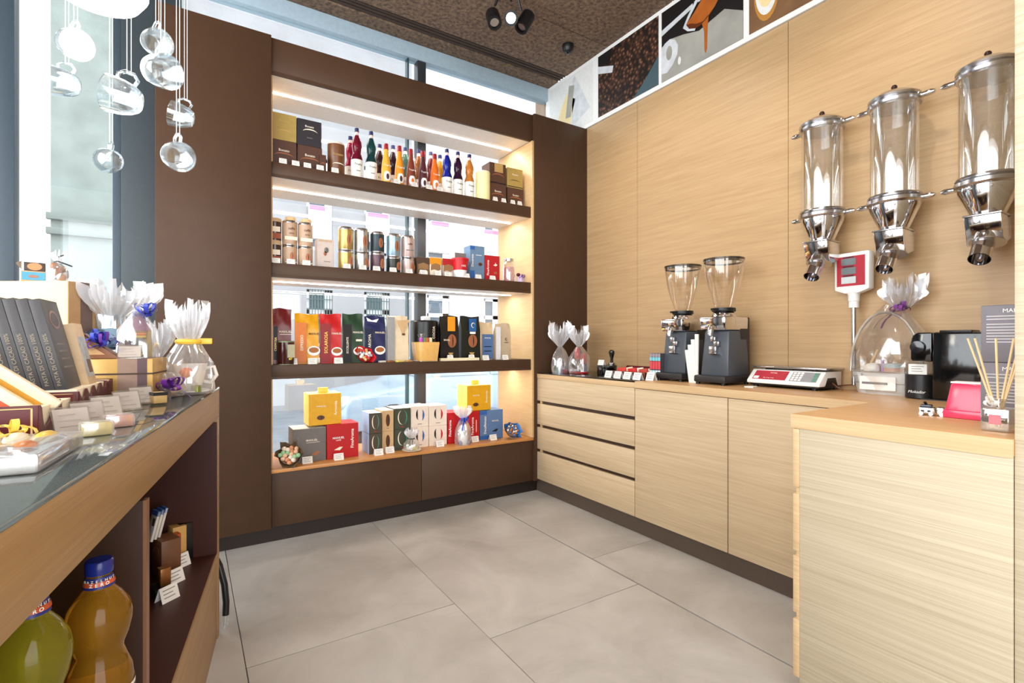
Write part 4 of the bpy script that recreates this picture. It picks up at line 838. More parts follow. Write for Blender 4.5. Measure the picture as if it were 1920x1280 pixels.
# black tin with tamper
p = onX(1147,680,2.56); o = thing('coffee_tamper', 'black handled coffee tamper standing on the black tin', 'tamper', (p.x,p.y,CZ-.001+.0705))
MB().lathe([(0,0),(.026,0),(.027,.004),(.027,.016),(.012,.022),(0,.024)],20).build('base', STEEL, o); MB().lathe([(0,.022),(.011,.022),(.011,.05),(.016,.066),(.021,.085),(.020,.100),(.012,.108),(0,.11)],20).build('handle', BLACK_GL, o)
p2 = onX(1138,690,2.55); o = thing('round_tin', 'low round black tin behind the dark red display', 'tin', (p2.x,p2.y,CZ-.001)); MB().lathe([(0,0),(.068,0),(.07,.003),(.07,.066),(.066,.0695),(0,.0695)],28).build('body', BLACK_GL, o); MB().lathe([(.0695,.055),(.0715,.056),(.0715,.069),(.067,.0702),(0,.0702)],28).build('lid', mat('tin_lid',(60,64,60),.2,metal=.4), o)
card(0, 0, 0, 'white price card standing on the round black tin', w=.05, h=.036, rot=FX+.2, loc=(p2.x-.045,p2.y+.02,CZ-.001+.0705))
# dark red display with sachets
MAROON = M('maroon_card',(86,12,16),.4); CREAMC = M('cream_card',(236,222,196),.55)
def display_tray(name, label, loc, rot, w, d, hf, hb, scallops=True, words=None):
    """open card tray: low front at y=0, sides stepping up to the back"""
    o = thing(name, label, 'display tray', loc, rot)
    MB().box(-w/2,w/2,0,.003,0,hf).build('front', MAROON, o, bevel=.0008)
    MB().box(-w/2,w/2,d-.003,d,0,hb).build('back', MAROON, o)
    MB().box(-w/2,w/2,0,d,0,.003).build('floor', CREAMC, o)
    for s in (-1,1):
        x0 = s*w/2
        if scallops:
            poly = [(0,0),(d,0),(d,hb)]; k = 4
            for i in range(k):
                a = d - d*i/k; b = d - d*(i+1)/k; zt = hb-(hb-hf)*(i/k)
                poly += [(a-.1*(a-b),zt), ((a+b)/2+.2*(a-b),zt-.28*hf), ((a+b)/2,zt-.40*hf), ((a+b)/2-.2*(a-b),zt-.28*hf), (b+.02*(a-b),zt-(hb-hf)/k)]
        else:
            poly = [(0,0),(d,0),(d,hb),(d*.92,hb)] + [(d*(.92-.70*t), hb-(hb-hf*.30)*sin(t*pi/2)) for t in [i/5 for i in range(1,6)]] + [(d*.16,hf*.55),(d*.10,hf*.9),(d*.04,hf),(0,hf)]
        MB().prism(poly,'x',x0-.0015,x0+.0015).build('side', MAROON, o, smooth=False)
    gl = M('gilt_line',(216,180,120),.35,metal=.3)
    f = MB()
    for x0,x1,z0,z1 in ((-w*.47,w*.47,hf*.90,hf*.93),(-w*.47,w*.47,hf*.06,hf*.09),(-w*.47,-w*.46,hf*.06,hf*.93),(w*.46,w*.47,hf*.06,hf*.93)): f.box(x0,x1,-.0006,0,z0,z1)
    f.build('gilt_frame', gl, o, smooth=False)
    if words: text(o, words, hf*.6, gl, (w*.2,-.001,hf*.5), shear=.2)
    return o
p = onX(1178,690,2.40)
o = display_tray('display_tray', 'dark red sachet display on the counter beside the grinders', (2.395,p.y,CZ-.001), FX, .30, .16, .045, .075, False, None)
text(o, 'No', .030, M('gilt_line',(216,180,120),.35,metal=.3), (.1522,.055,.028), rot=(radians(90),0,radians(90)), shear=.2)
for i in range(3):
    for j in range(2):
        cc = [(206,60,50),(232,214,190),(196,40,40),(240,230,214),(180,60,50),(226,206,180)][i*2+j]
        tag(MB().box(-.035,.035,-.006,.006,0,.062).build('sachet', M('sach%d%d'%(i,j),cc,.4), bevel=.003, loc=(2.395+.05+.065*j, p.y+.095-.095*i, CZ+.003), rot=(0,radians(8),radians(90))), '%s sachet in the %s row of the counter display'%(['far','middle','near'][i], ['front','back'][j]), 'sachet', 'sachets in the counter display')
for i in range(4):
    card(0,0,0, ['first','second','third','fourth'][i]+' white price card from the left before the dark red sachet display', w=.062, h=.045, rot=FX, loc=(2.345, p.y+.135-.085*i, CZ-.001))
card(0,0,0,'white price card leaning before the stacked slim chocolate boxes', w=.06, h=.05, rot=FX, loc=(2.37, onX(1222,690,2.38).y+.012, CZ-.001))
# slim chocolate boxes
p = onX(1231,690,2.45)
for k in range(4):
    o = thing('slim_chocolate_box', ['nearest','second','third','rearmost'][3-k] + ' slim patterned chocolate box standing beside the grinder', 'box', (2.44+.002*k, p.y+.036-.020*k, CZ-.0005), FX, 'slim chocolate boxes on the counter')
    MB().box(-.0095,.0095,0,.085,0,.165).build('body', M('slim_dark',(70,66,70),.4), o, bevel=.001)
    deco(o, .019, .165, [('rect',-.5,.5,.86,.99,M('sl_mix',(150,140,150),.5,var=.5,scale=200)),('rect',-.5,.5,.72,.85,M('sl_teal',(120,196,210),.5)),('rect',-.5,.5,.40,.70,M('sl_red',(206,70,80),.5)),('rect',-.5,.5,.01,.36,M('sl_sky',(206,226,236),.5))])
# coffee grinders
def grinder(label, loc):
    o = thing('coffee_grinder', label, 'coffee grinder', loc, FX, 'coffee grinders on the counter')
    GR = M('grinder_grey',(72,78,86),.38,var=.03); DK = M('grinder_dark',(40,38,40),.45)
    # built facing -y ; x = width, y = depth
    def slab(z0,z1,w0,w1,y00,y10,y01,y11): return MB().hexa([(-w0,y00,z0),(w0,y00,z0),(w0,y10,z0),(-w0,y10,z0)],[(-w1,y01,z1),(w1,y01,z1),(w1,y11,z1),(-w1,y11,z1)])
    slab(.012,.05,.100,.098,-.045,.20,-.045,.20).build('drip_tray', DK, o, bevel=.008)
    for sx in (-.08,.08):
        for sy in (-.03,.18): MB().lathe([(0,0),(.012,0),(.012,.013),(0,.013)],10).build('foot', BLACK, o, loc=(sx,sy,0))
    slab(.045,.30,.088,.078,.0,.20,.025,.19).build('body_front', GR, o, bevel=.012)
    slab(.045,.374,.080,.080,.12,.215,.12,.215).build('body_back', DK, o, bevel=.006)
    slab(.30,.375,.080,.082,-.012,.20,-.02,.20).build('chrome_head', CHROME, o, bevel=.010)
    MB().lathe([(0,.375),(.068,.375),(.066,.388),(.055,.402),(.045,.408),(0,.408)],24).build('collar', CHROME, o, loc=(0,.09,0))
    MB().lathe([(0,.406),(.062,.406),(.064,.412),(.062,.426),(0,.426)],24).build('adjusting_ring', BLACK, o, loc=(0,.09,0))
    MB().box(-.008,.008,-.11,-.055,.41,.422).build('ring_lever', BLACK, o, bevel=.003, loc=(0,.09,0))
    pr = [(.044,.424),(.054,.45),(.072,.50),(.088,.55),(.099,.60),(.106,.65),(.108,.695)]
    MB().shell(pr, 32).build('hopper', HOPPER, o, loc=(0,.09,0))
    MB().shell([(.108,.690),(.110,.702),(.104,.703),(.1035,.680)], 32).build('hopper_rim', M('rim_brown',(84,76,66),.2,metal=.5), o, loc=(0,.09,0))
    MB().lathe([(0,.685),(.105,.685),(.106,.690),(0,.694)], 32).build('hopper_lid', sheer('smoky_lid',(.55,.5,.45,1),.7,.05), o, loc=(0,.09,0))
    MB().tube([(0,-.014,.32),(0,-.03,.30),(0,-.034,.27)],[.020,.018,.012],12).build('spout', CHROME, o)
    fk = MB().box(-.02,.012,-.006,.022,.235,.265).box(.0,.034,-.006,.022,.212,.24).box(-.026,.02,-.010,.022,.168,.212)
    fk.build('dosing_plate', STEEL, o, bevel=.004)
    slab(.168,.172,.03,.03,-.02,.02,-.02,.02).build('holder_lip', CHROME, o)
    return o
ga = onZ(1266,712.5,CZ); gb = onZ(1333,718.5,CZ)
grinder('grey coffee grinder with clear hopper, left one further away', (2.475, 2.045, CZ))
grinder('grey coffee grinder with clear hopper, right one nearer the scale', (2.45, 1.745, CZ))
# paper stirrer tubes between the grinders
for k,(px,ang) in enumerate(((1297,.13),(1303,.09),(1309,.05),(1315,.0))):
    pt = onX(px+10-k*2,690,2.42)
    tag(MB().lathe([(0,0),(.009,0),(.0125,.19+.03*k),(0,.19+.03*k)],10).build('paper_tube', PAPER, loc=(2.452+.001*k, 1.879+.006*(3-k)-.008*k+.004, CZ), rot=(radians(-ang*57.3),0,0)), ['leftmost','second','third','rightmost'][k]+' white paper cup sleeve stack between the grinders', 'paper cups', 'white paper sleeves between the grinders')
# weighing scale
o = thing('weighing_scale', 'white shop scale with red panel and pole display', 'scale', (2.515, 1.405, CZ), FX)
hw = .185
MB().box(-hw+.01,hw-.01,.01,.21,.010,.022).build('base_plate', BLACK, o, bevel=.004)
for sx in (-.15,.15):
    for sy in (.03,.19): MB().lathe([(0,0),(.014,0),(.014,.011),(0,.011)],10).build('foot', BLACK, o, loc=(sx,sy,0))
MB().prism([(0,.02),(.215,.02),(.215,.09),(.062,.09),(0,.035)],'x',-hw,hw).build('housing', WHITE, o, bevel=.004)
MB().prism([(.05,.021),(.17,.021),(.15,.06),(.075,.06)],'x',hw-.001,hw+.002).build('side_recess', BLACK, o, smooth=False)
MB().prism([(.05,.021),(.17,.021),(.15,.06),(.075,.06)],'x',-hw-.002,-hw+.001).build('side_recess', BLACK, o, smooth=False)
sl = atan2(.055,.062); 
def slope(u,v,lift=.0): return Vector((u, v*cos(sl)-lift*sin(sl), .035+v*sin(sl)+lift*cos(sl)))
def onslope(name, x0,x1,v0,v1,m,th=.001):
    b=[slope(x0,v0),slope(x1,v0),slope(x1,v1),slope(x0,v1)]; t=[slope(x0,v0,th),slope(x1,v0,th),slope(x1,v1,th),slope(x0,v1,th)]
    return MB().hexa(b,t).build(name, m, o, smooth=False)
SR = M('scale_red',(176,44,60),.4)
onslope('red_panel', -.16,.015,.010,.074,SR); onslope('key_panel', .035,.165,.008,.074,M('key_grey',(150,150,154),.5))
onslope('sticker', -.155,-.128,.014,.032,WHITE,.0016)
for r_ in range(4):
    for c_ in range(3): onslope('key', .041+.018*c_,.054+.018*c_,.012+.0155*r_,.023+.0155*r_,WHITE,.003)
    onslope('key', .142,.16,.012+.0155*r_,.023+.0155*r_,M('key_green',(96,150,130),.5),.003)
text(o, 'TOTAL', .012, WHITE_L, slope(-.06,.058,.0014), rot=(sl,0,0)); text(o, 'Max 15 kg  e=5 g', .008, WHITE_L, slope(-.075,.022,.0014), rot=(sl,0,0))
MB().box(-hw-.004,hw+.004,.055,.235,.098,.108).build('platter', STEEL, o, bevel=.003); 
for sx in (-.12,.0,.12): MB().box(sx-.008,sx+.008,.08,.2,.088,.099).build('platter_support', BLACK, o)
pp = onX(1601,650,2.69); px_l = -(pp.y-1.405); 
MB().tube([(px_l,.175,.03),(px_l,.175,.44)],.0095,14).build('pole', STEEL, o)
MB().lathe([(0,.40),(.021,.40),(.021,.43),(.024,.432),(.024,.46),(.030,.475),(0,.475)],20).build('collar', WHITE, o, loc=(px_l,.175,0))
MB().prism([(-.078,0),(-.030,-.018),(.030,-.018),(.078,0),(.080,.17),(.074,.178),(-.074,.178),(-.080,.17)],'y',-.022,.022).build('display_head', WHITE, o, bevel=.006, loc=(px_l+.0,.175,.486), rot=(0,0,radians(-6)))
def onhead(name,x0,x1,z0,z1,m,lv=1): return MB().box(x0,x1,-.0225-.0012*lv,-.0215,z0,z1).build(name,m,o,smooth=False,loc=(px_l,.175,.486),rot=(0,0,radians(-6)))
onhead('display_panel',-.066,.062,.018,.160,SR)
for z0 in (.118,.074,.030): onhead('display_window',-.044,.022,z0,z0+.032,M('lcd',(108,120,122),.3) if z0>.05 else M('lcd2',(196,206,208),.3),2)
for z0 in (.152,.108,.064): onhead('display_caption',-.036,.012,z0,z0+.006,M('lcd_cap',(60,34,40),.5),3)
MB().tube([(px_l,.20,.03),(.13,.225,.012),(hw-.03,.14,.05),(hw+.03,.10,.02),(hw+.055,.11,.007)],.0035,6).build('cable', M('cable_brown',(110,70,50),.6), o)
tag(MB().box(-.03,.03,-.022,.022,0,.005).build('leaflet', PAPER, loc=(2.465,1.535,CZ), rot=(0,0,.2)), 'small white leaflet on worktop under the scale', 'leaflet')
# gift basket
pb = Vector((2.668, 1.005, CZ)); o = thing('gift_basket', 'cellophane-wrapped wire gift basket with purple ribbon', 'gift basket', pb, 0)
WIRE = M('grey_wire',(176,170,160),.35,metal=.6)
def ov(r, z, n=28): return [(.075*r*cos(a), .145*r*sin(a), z) for a in [2*pi*i/n for i in range(n+1)]]
for z_, r_ in ((.012,.78),(.05,.86),(.10,.96)): MB().tube(ov(r_,z_),.003,6).build('wire_ring', WIRE, o)
MB().lathe([(0,0),(.78,0),(.80,.006),(.96,.10),(.93,.10),(.76,.012),(0,.012)],28).xf(Matrix.Diagonal((.075,.145,1,1))).build('basket_bowl', M('basket_white',(206,206,204),.5), o)
MB().tube([(0,.14*cos(a), .10+.27*sin(a)) for a in [pi*i/16 for i in range(17)]],.006,8).build('handle', WIRE, o, loc=(-.02,0,0))
MB().shell([(.80,.004),(.98,.10),(1.04,.2),(.86,.30),(.45,.40),(.16,.45)],30,lambda a,z: 1+.05*sin(7*a+9*z)+.04*sin(13*a)).xf(Matrix.Translation((0,-.015,0)) @ Matrix.Diagonal((.085,.152,.90,1))).build('cellophane', sheer('cellophane_thin',(.985,.985,.985,1),.82,.08,.2), o)
ruffle(26,.022,.075,.11,77,.4,1.0).build('ruffle', CELLO, o, loc=(0,-.06,.385)); bow_mb(.045,9,.013,79,tails=2,tl=.10).build('bow', M('violet_ribbon',(130,64,150),.3), o, loc=(-.02,-.062,.385))
MB().lathe([(0,.012),(.038,.012),(.038,.10),(0,.10)],20).build('jar', M('jar_peach',(222,180,160),.35), o, loc=(-.015,-.03,.02)); MB().lathe([(0,.10),(.040,.10),(.040,.118),(0,.12)],20).build('jar_lid', M('jl',(196,206,206),.3), o, loc=(-.015,-.03,.02))
MB().ball((-.045,-.025,.075),(.012,.018,.018)).build('red_sweet', M('rs',(200,50,60),.3), o); MB().ball((-.02,.05,.11),(.03,.035,.03)).build('white_parcel', M('cw',(244,238,232),.3), o); MB().tube([(-.02,.07,.10),(.0,.035,.2)],.006,8).build('wooden_spoon', M('spoon',(214,180,130),.5), o); MB().tube([(-.045,.0,.06),(-.03,.005,.16)],.006,6).build('lilac_stick', M('lilac',(190,150,200),.4), o)
MB().box(-.072,-.068,-.06,.08,.02,.08).build('banner', PAPER, o); MB().box(-.0735,-.0718,-.03,.07,.045,.055).build('banner_stripe', GREY_P, o)
# capsule machine (its side towards us, its front towards the grinders)
o = thing('capsule_machine', 'glossy black capsule coffee machine on the near counter', 'coffee machine', (2.577, .732, CZ), 0)
MB().box(-.058,.052,-.10,.062,.004,.275).build('body', BLACK_GL, o, bevel=.010)
MB().prism([(.0625,.155),(.0625,.274),(.11,.274),(.128,.262),(.134,.235),(.134,.165),(.128,.155)],'x',-.056,.050).build('brew_head', BLACK_GL, o, bevel=.006)
MB().lathe([(0,0),(.020,0),(.024,.004),(.024,.02),(0,.022)],20).build('knob', M('knob_black',(30,32,38),.15,coat=.5), o, loc=(-.057,.105,.215), rot=(0,radians(-90),0))
MB().box(-.05,.046,.0,.10,.272,.282).build('lever', BLACK, o, bevel=.003, loc=(0,-.06,.0))
MB().lathe([(0,.004),(.056,.004),(.056,.098),(.053,.101),(0,.101)],28).build('drip_tray', BLACK, o, loc=(-.004,.112,0))
MB().box(-.058,-.002,-.035,.1,.0,.0045).build('base', BLACK, o)
text(o, 'Mokador', .016, WHITE_L, (-.0605,.112,.03), rot=(radians(90),0,radians(-90)), shear=.3)
card(0,0,0,'white price card on the capsule machine drip tray', w=.06, h=.042, rot=FX+.3, loc=(2.548,.85,CZ+.101))
# stacked grey boxes, napkin holder, trinket, reed diffuser
def greybox(lb, zb, h, dx=0.0):
    o = thing('capsule_machine_box', lb, 'box', (1.965+dx, .455, zb), FX, 'grey printed boxes on the near counter')
    gm = M('box_slate',(120,116,124),.5)
    MB().box(-.048,.09,0,.16,0,h).build('body', gm, o, bevel=.0015); MB().box(-.047,.089,.001,.159,h,h+.0006).build('top_face', M('box_top_dark',(70,66,70),.5), o)
    text(o, 'MANUEL', .016, WHITE_L, (.03,-.001,h*.90)); pl = MB()
    for k in range(9): pl.box(-.036,.082-(.02 if k%3==2 else 0),-.0008,0,h*.80-k*h*.052-(.006 if k>1 else 0),h*.80-k*h*.052+.003-(.006 if k>1 else 0))
    pl.build('small_print', M('sp_grey',(196,194,196),.6), o, smooth=False)
greybox('grey printed box standing at the bottom by the end panel', CZ, .175); greybox('grey printed box on top of another by the end panel', CZ+.1762, .165, .004)
PK = mat('pink_plastic',(224,54,92),.22,var=.04,coat=.4)
o = thing('napkin_holder', 'glossy pink plastic holder on the near worktop', 'holder', (1.985,.538,CZ), FX)
MB().hexa([(-.058,0,.012),(.046,0,.012),(.046,.085,.012),(-.058,.085,.012)],[(-.046,.018,.108),(.034,.018,.108),(.034,.07,.108),(-.046,.07,.108)]).build('body', PK, o, bevel=.008, seg=3)
MB().box(-.060,.048,-.003,.088,0,.026).build('foot', PK, o, bevel=.005); MB().box(.0,.04,.07,.10,.05,.112).build('back_clip', PK, o, bevel=.006); MB().box(-.046,.034,.02,.068,.107,.112).build('napkins', PAPER, o)
o = thing('metal_trinket', 'small shiny silver metal trinket left of pink holder', 'ornament', (1.985,.628,CZ), FX+.25)
MB().box(-.030,.012,0,.035,.006,.026).build('body', CHROME, o, bevel=.004); MB().box(-.026,.004,.004,.03,.026,.034).build('top_plate', M('gunmetal',(70,72,80),.2,metal=.7), o, bevel=.002); MB().box(.014,.034,.002,.03,.004,.028).build('clip', CHROME, o, bevel=.004); MB().tube([(-.012,.02,.034),(-.016,.016,.042)],.004,8).build('stud', BLACK, o)
for sx in (-.024,.0,.026): MB().lathe([(0,-.019),(.006,-.019),(.006,.019),(0,.019)],12).xf(Matrix.Translation((sx,.017,.006)) @ Matrix.Rotation(pi/2,4,'X')).build('roller', STEEL, o)
for sx in (-.02,-.004): MB().box(sx-.004,sx+.004,-.0006,0.0005,.012,.018).build('slot', BLACK, o)
o = thing('reed_diffuser', 'clear glass reed diffuser with wooden sticks at counter edge', 'diffuser', (1.80,.425,CZ), 0)
MB().box(-.030,.030,-.030,.030,.0,.062).build('glass_block', sheer('thick_glass',(.93,.95,.95,1),.70,.03,.12), o, bevel=.006)
MB().lathe([(0,.007),(.020,.007),(.020,.03),(0,.03)],16).build('scented_oil', sheer('oil',(.93,.86,.70,1),.85,.05,.2), o)
MB().lathe([(.013,.062),(.013,.078),(.016,.080),(.016,.086),(.012,.086)],16).build('neck', TUBE_GLASS, o)
MB().box(-.0304,-.0300,-.012,.012,.02,.045).build('label', M('lab_pink',(206,120,130),.5), o)
bow_mb(.026,5,.009,91,tails=2,tl=.025).build('bow', M('white_ribbon',(240,238,236),.4), o, loc=(-.014,.006,.07))
for k,(dx,dy) in enumerate(((-.01,.060),(-.006,.046),(.004,.006),(-.002,-.030),(.008,-.042),(.0,-.052))):
    MB().tube([(.002*(k%3)-.002, -.10*dy,.010),(dx,dy,.245)],.0027,6).build('reed', M('reed_wood',(226,196,150),.6), o)
# wall dispensers
def dispenser(label, Y):
    o = thing('bean_dispenser', label, 'dispenser', (2.625, Y, 1.45), FX, 'bean dispensers on the oak wall')
    R = .088
    MB().shell([(R,.335),(R,.735)],32).build('clear_tube', TUBE_GLASS, o)
    MB().lathe([(0,.735),(R+.008,.735),(R+.012,.742),(R+.012,.752),(R+.004,.757),(R+.010,.762),(R+.010,.772),(R-.004,.782),(.062,.795),(.03,.803),(0,.805)],36).build('lid', STEEL, o)
    MB().lathe([(0,.803),(.006,.803),(.006,.814),(.011,.818),(.012,.826),(.008,.833),(0,.835)],14).build('lid_knob', M('knob_dark',(50,30,28),.25), o)
    MB().lathe([(R-.004,.30),(R+.008,.305),(R+.014,.312),(R+.014,.326),(R+.006,.332),(R+.012,.337),(R+.008,.345),(R+.001,.346)],36).build('lower_ring', STEEL, o)
    for zz in (.318,.752):
        for s in (-1,1):
            MB().tube([(s*(R-.01),.0,zz),(s*(R+.02),.0,zz),(s*(R+.045),0,zz),(s*(R+.058),0,zz)],[.012,.012,.013,.007],12).build('ear_handle', CHROME, o)
        MB().box(-.02,.02,R-.005,.132,zz-.01,zz+.01).build('wall_bracket', STEEL, o, bevel=.003)
    MB().lathe([(.052,.195),(R+.004,.29),(R+.004,.303),(0,.303)],36).build('cone', CHROME, o)
    for a in (-1.9,-1.2): MB().ball(((R+.003)*cos(a),(R+.003)*sin(a),.290),.005,8,6).build('rivet', STEEL, o)
    MB().prism([(-.070,.185),(.055,.185),(.055,.10),(-.035,.075)],'x',-.055,.055).build('chute', CHROME, o, bevel=.003)
    MB().box(-.058,.058,-.076,.058,.185,.192).build('chute_flange', STEEL, o, bevel=.002)
    MB().lathe([(0,0),(.055,0),(.055,.003),(0,.003)],24).build('slide_plate', STEEL, o, loc=(.012,-.055,.078), rot=(radians(-18),0,0))
    A = Vector((0,-.03,.11)); B = Vector((0,-.10,.016)); d = (B-A).normalized()
    ob = MB().shell([(.034,0),(.034,.120),(.031,.120),(.031,.0)],24).build('spout', CHROME, o, loc=A); ob.rotation_mode = 'QUATERNION'; ob.rotation_quaternion = d.to_track_quat('Z','Y')
    ob2 = MB().lathe([(0,.04),(.030,.04),(.030,.046),(0,.046)],20).build('spout_flap', STEEL, o, loc=A); ob2.rotation_mode = 'QUATERNION'; ob2.rotation_quaternion = d.to_track_quat('Z','Y')
    return o
dispenser('chrome and glass bean dispenser on wall, left of three', 1.262)
dispenser('chrome and glass bean dispenser on wall, middle of three', .960)
dispenser('chrome and glass bean dispenser on wall, right of three', .650)
# ================================================================== LEFT COUNTER (turned a little against the wall)
LP = onZ(411, 1187, 0.0); LA = radians(32.7) - atan2(960-543, FPX); LROT = -LA
LM = Matrix.Translation(LP) @ Matrix.Rotation(LROT,4,'Z')
LMI = LM.inverted()
def lc(px, py, zz): return LMI @ onZ(px, py, zz)       # place on a level of the counter, in its own frame
lcn = thing('island_counter', 'oak display counter with glass top and open niches, left foreground', 'counter', LP, LROT)
LT = .975; LL = 2.25; LD = .56
MB().box(-.020,0,-LL,0,.857,LT-.009).build('front_board', OAK_LEFT, lcn, bevel=.0012)
MB().box(-.024,.0,-.0005,.0,.857,LT-.009).build('board_end', OAK_EDGE, lcn)
MB().box(-LD,-.021,-LL,-.0005,LT-.10,LT-.010).build('top_tray', M('tray_dark',(110,104,98),.12,metal=.7), lcn)
MB().box(-LD,.0005,-LL,.0,LT-.0085,LT-.0005).build('glass_top', mat('glass_top',(200,208,204),.03,trans=.9,var=0), lcn, bevel=.001)
MB().box(-LD,0,-.038,-.001,0,.8565).build('end_panel', OAK_LEFT, lcn, bevel=.0012)
MB().box(-LD,0,-LL,-LL+.038,0,.8565).build('end_panel', OAK_LEFT, lcn, bevel=.0012)
MB().box(-LD+.02,-.004,-LL+.04,-.0385,.316,.336).build('niche_floor', BROWN_RED, lcn)
MB().box(-.004,.0,-LL+.04,-.0385,.322,.3365).build('floor_edge', OAK_LEFT, lcn)
MB().box(-.022,-.004,-LL+.04,-.0385,.0,.3155).build('lower_front', OAK_LEFT, lcn, bevel=.001)
MB().box(-LD,-LD+.018,-LL+.04,-.0385,0,.8565).build('back_panel', BROWN_RED, lcn)
MB().box(-LD+.018,-.022,-LL+.04,-.0385,.840,.856).build('niche_ceiling', BROWN_DK, lcn)
MB().box(-LD+.018,-.002,-.0585,-.0385,.336,.84).build('niche_lining', BROWN_RED, lcn)
def front_y(px):      # where the picture column px meets the counter's front plane
    a, b = ray(px, 900)[:2]; d = Vector((a,b,0)); o3 = LMI @ Vector((0,0,0)); d3 = LMI.to_3x3() @ d; t = (0-o3.x)/d3.x; return (o3+d3*t).y
dv = front_y(282)
MB().box(-LD+.018,-.008,dv-.02,dv+.002,.336,.84).build('divider', BROWN_DK, lcn)
MB().box(-.008,-.002,dv-.02,dv+.002,.336,.84).build('divider_edge', M('divider_edge',(130,92,66),.4), lcn)
# --- niche bottles on a low riser
ry = front_y(120)
def LW(x,y,z): return LM @ Vector((x,y,z))
rs = MB().box(-.30,-.03,-.62,.10,0,.118).build('display_riser', BROWN_RED, bevel=.003, loc=LW(0,ry,.336), rot=(0,0,LROT)); tag(rs, 'low brown riser under the two large syrup bottles', 'riser')
def bigbottle(px, ytop, dep, liq, label, cap):
    p = onD(px, ytop, dep); zb = .336+.1182; h = p.z - zb
    o = thing('syrup_bottle', label, 'bottle', (p.x,p.y,zb), LROT, 'large syrup bottles in the counter niche'); R = .046
    pr = [(0,0),(.92,0),(1,.012),(1.02,.20),(1.03,.38),(.98,.44),(.82,.50),(.72,.545),(.74,.57),(.88,.62),(.97,.68),(.98,.72),(.90,.77),(.66,.825),(.44,.862),(.38,.885),(.36,.945),(0,.945)]
    MB().lathe([(a*R,b*h) for a,b in pr],36).build('glass_body', liq, o)
    MB().lathe([(0,.935*h),(R*.41,.935*h),(R*.41,.94*h),(R*.42,.945*h),(R*.42,.992*h),(R*.38,h),(0,h)],28).build('cap', cap, o)
    MB().shell([(R*.47,.872*h),(R*.40,.925*h)],28).build('neck_label', M('neck_navy',(34,44,120),.4), o)
    MB().shell([(R*.475,.885*h),(R*.445,.905*h)],28).build('neck_stripe', M('neck_orange',(196,82,40),.4), o)
    MB().shell([(R*1.045,.10*h),(R*1.06,.37*h)],36).build('label', M('label_white',(228,224,216),.5), o); MB().shell([(R*1.055,.12*h),(R*1.072,.35*h)],36).build('label_field', M('label_plum',(58,40,60),.5), o)
    dirc = Vector((-p.x,-p.y,0)).normalized(); ang = atan2(dirc.y,dirc.x) - LROT
    def around(s, r0, z, size, m, spread):
        n = len(s)
        for i,ch in enumerate(s):
            if ch == ' ': continue
            a = ang + (i-(n-1)/2)*spread
            text(o, ch, size, m, (r0*cos(a), r0*sin(a), z), rot=(radians(90),0,a+pi/2), bold=.02)
    around('HAZELNUT', R*.455, .911*h, .0058, CREAM_L, .30); around('ZERO', R*.475, .893*h, .0075, WHITE_L, .34); around('FABBRI', R*1.085, .27*h, .026, WHITE_L, .36)
    return o
bigbottle(186,1048,.84, mat('liq_gold',(196,144,44),.03,trans=.75,var=0,ior=1.3), 'large golden syrup bottle with blue cap in counter niche', mat('cap_navy',(26,40,120),.25))
bigbottle(58,1085,.70, mat('liq_lime',(190,176,50),.03,trans=.75,var=0,ior=1.3), 'large yellow green syrup bottle nearest in counter niche', mat('cap_grey',(176,170,160),.3))
# --- goods in the second niche
zn = .336
def npos(px, py): return onZ(px, py, zn)
for k in range(3):
    p = onD(292+7*k-2, 1000, 1.745+.02*k); o = thing('white_chocolate_bar', ['left','middle','right'][k]+' white chocolate pack with blue top in the niche', 'box', (p.x-.02,p.y,zn+.1305), LROT+radians(-60), 'white chocolate packs in the niche')
    MB().box(-.024,.024,0,.008,0,.10).build('body', M('pack_white',(226,220,210),.5), o, bevel=.001, rot=(radians(-14),0,0)); MB().box(-.024,.024,-.0006,.0086,.084,.1003).build('blue_top', BLUE_P, o, rot=(radians(-14),0,0))
    MB().box(.0,.018,-.0008,0,.05,.075).build('brown_print', BEAN_P, o, rot=(radians(-14),0,0))
def nbox(name, label, px, dep, w, d, h, m, zz=0.0, it=()):
    p = onD(px, 1000, dep); o = thing(name, label, 'box', (p.x,p.y,zn+zz), LROT+radians(-60)); MB().box(-w/2,w/2,0,d,0,h).build('body', m, o, bevel=.0015)
    deco(o, w, h, it); return o
nbox('brown_chocolate_box', 'tall brown box under the white packs in the niche', 293, 1.75, .09, .06, .128, M('nichebox',(120,78,50),.4), 0, [('ring',0,.6,.3,.2,.2,3,.05,COPPER_P)])
nbox('orange_chocolate_box', 'orange and yellow box in the niche beside white packs', 306, 1.80, .04, .05, .12, M('niche_orange',(190,80,30),.4), 0, [('rect',-.5,.5,.7,1,M('niche_yel',(226,176,50),.4))])
nbox('yellow_chocolate_box', 'pale yellow box with brown band in the niche', 319, 1.85, .05, .045, .135, M('niche_tan',(214,168,96),.4), 0, [('rect',-.5,.5,.48,.62,BEAN_P)])
nbox('dark_chocolate_box', 'black box at the far end of the niche', 331, 1.88, .05, .05, .135, BLACK, 0)
nbox('copper_foil_pack', 'small copper foil pack at the front of the niche', 297, 1.62, .035, .03, .055, M('copper_foil',(150,96,50),.25,metal=.5), .03)
tag(MB().box(-.035,.035,-.02,.03,0,.030).build('pack_stand', BLACK, loc=Vector((onD(297,1000,1.62).x, onD(297,1000,1.62).y, zn)), rot=(0,0,LROT+radians(-60)), bevel=.002), 'small black stand under the copper foil pack', 'stand')
for i,(px,py) in enumerate(((336,1122),(346,1090),(357,1060),(369,1038))):
    p = onZ(px,py,zn); card(0,0,0, ['nearest','second','third','farthest'][i]+' white price card along the niche front', w=.058, h=.045, rot=LROT+radians(48), loc=(p.x-.02,p.y,zn))
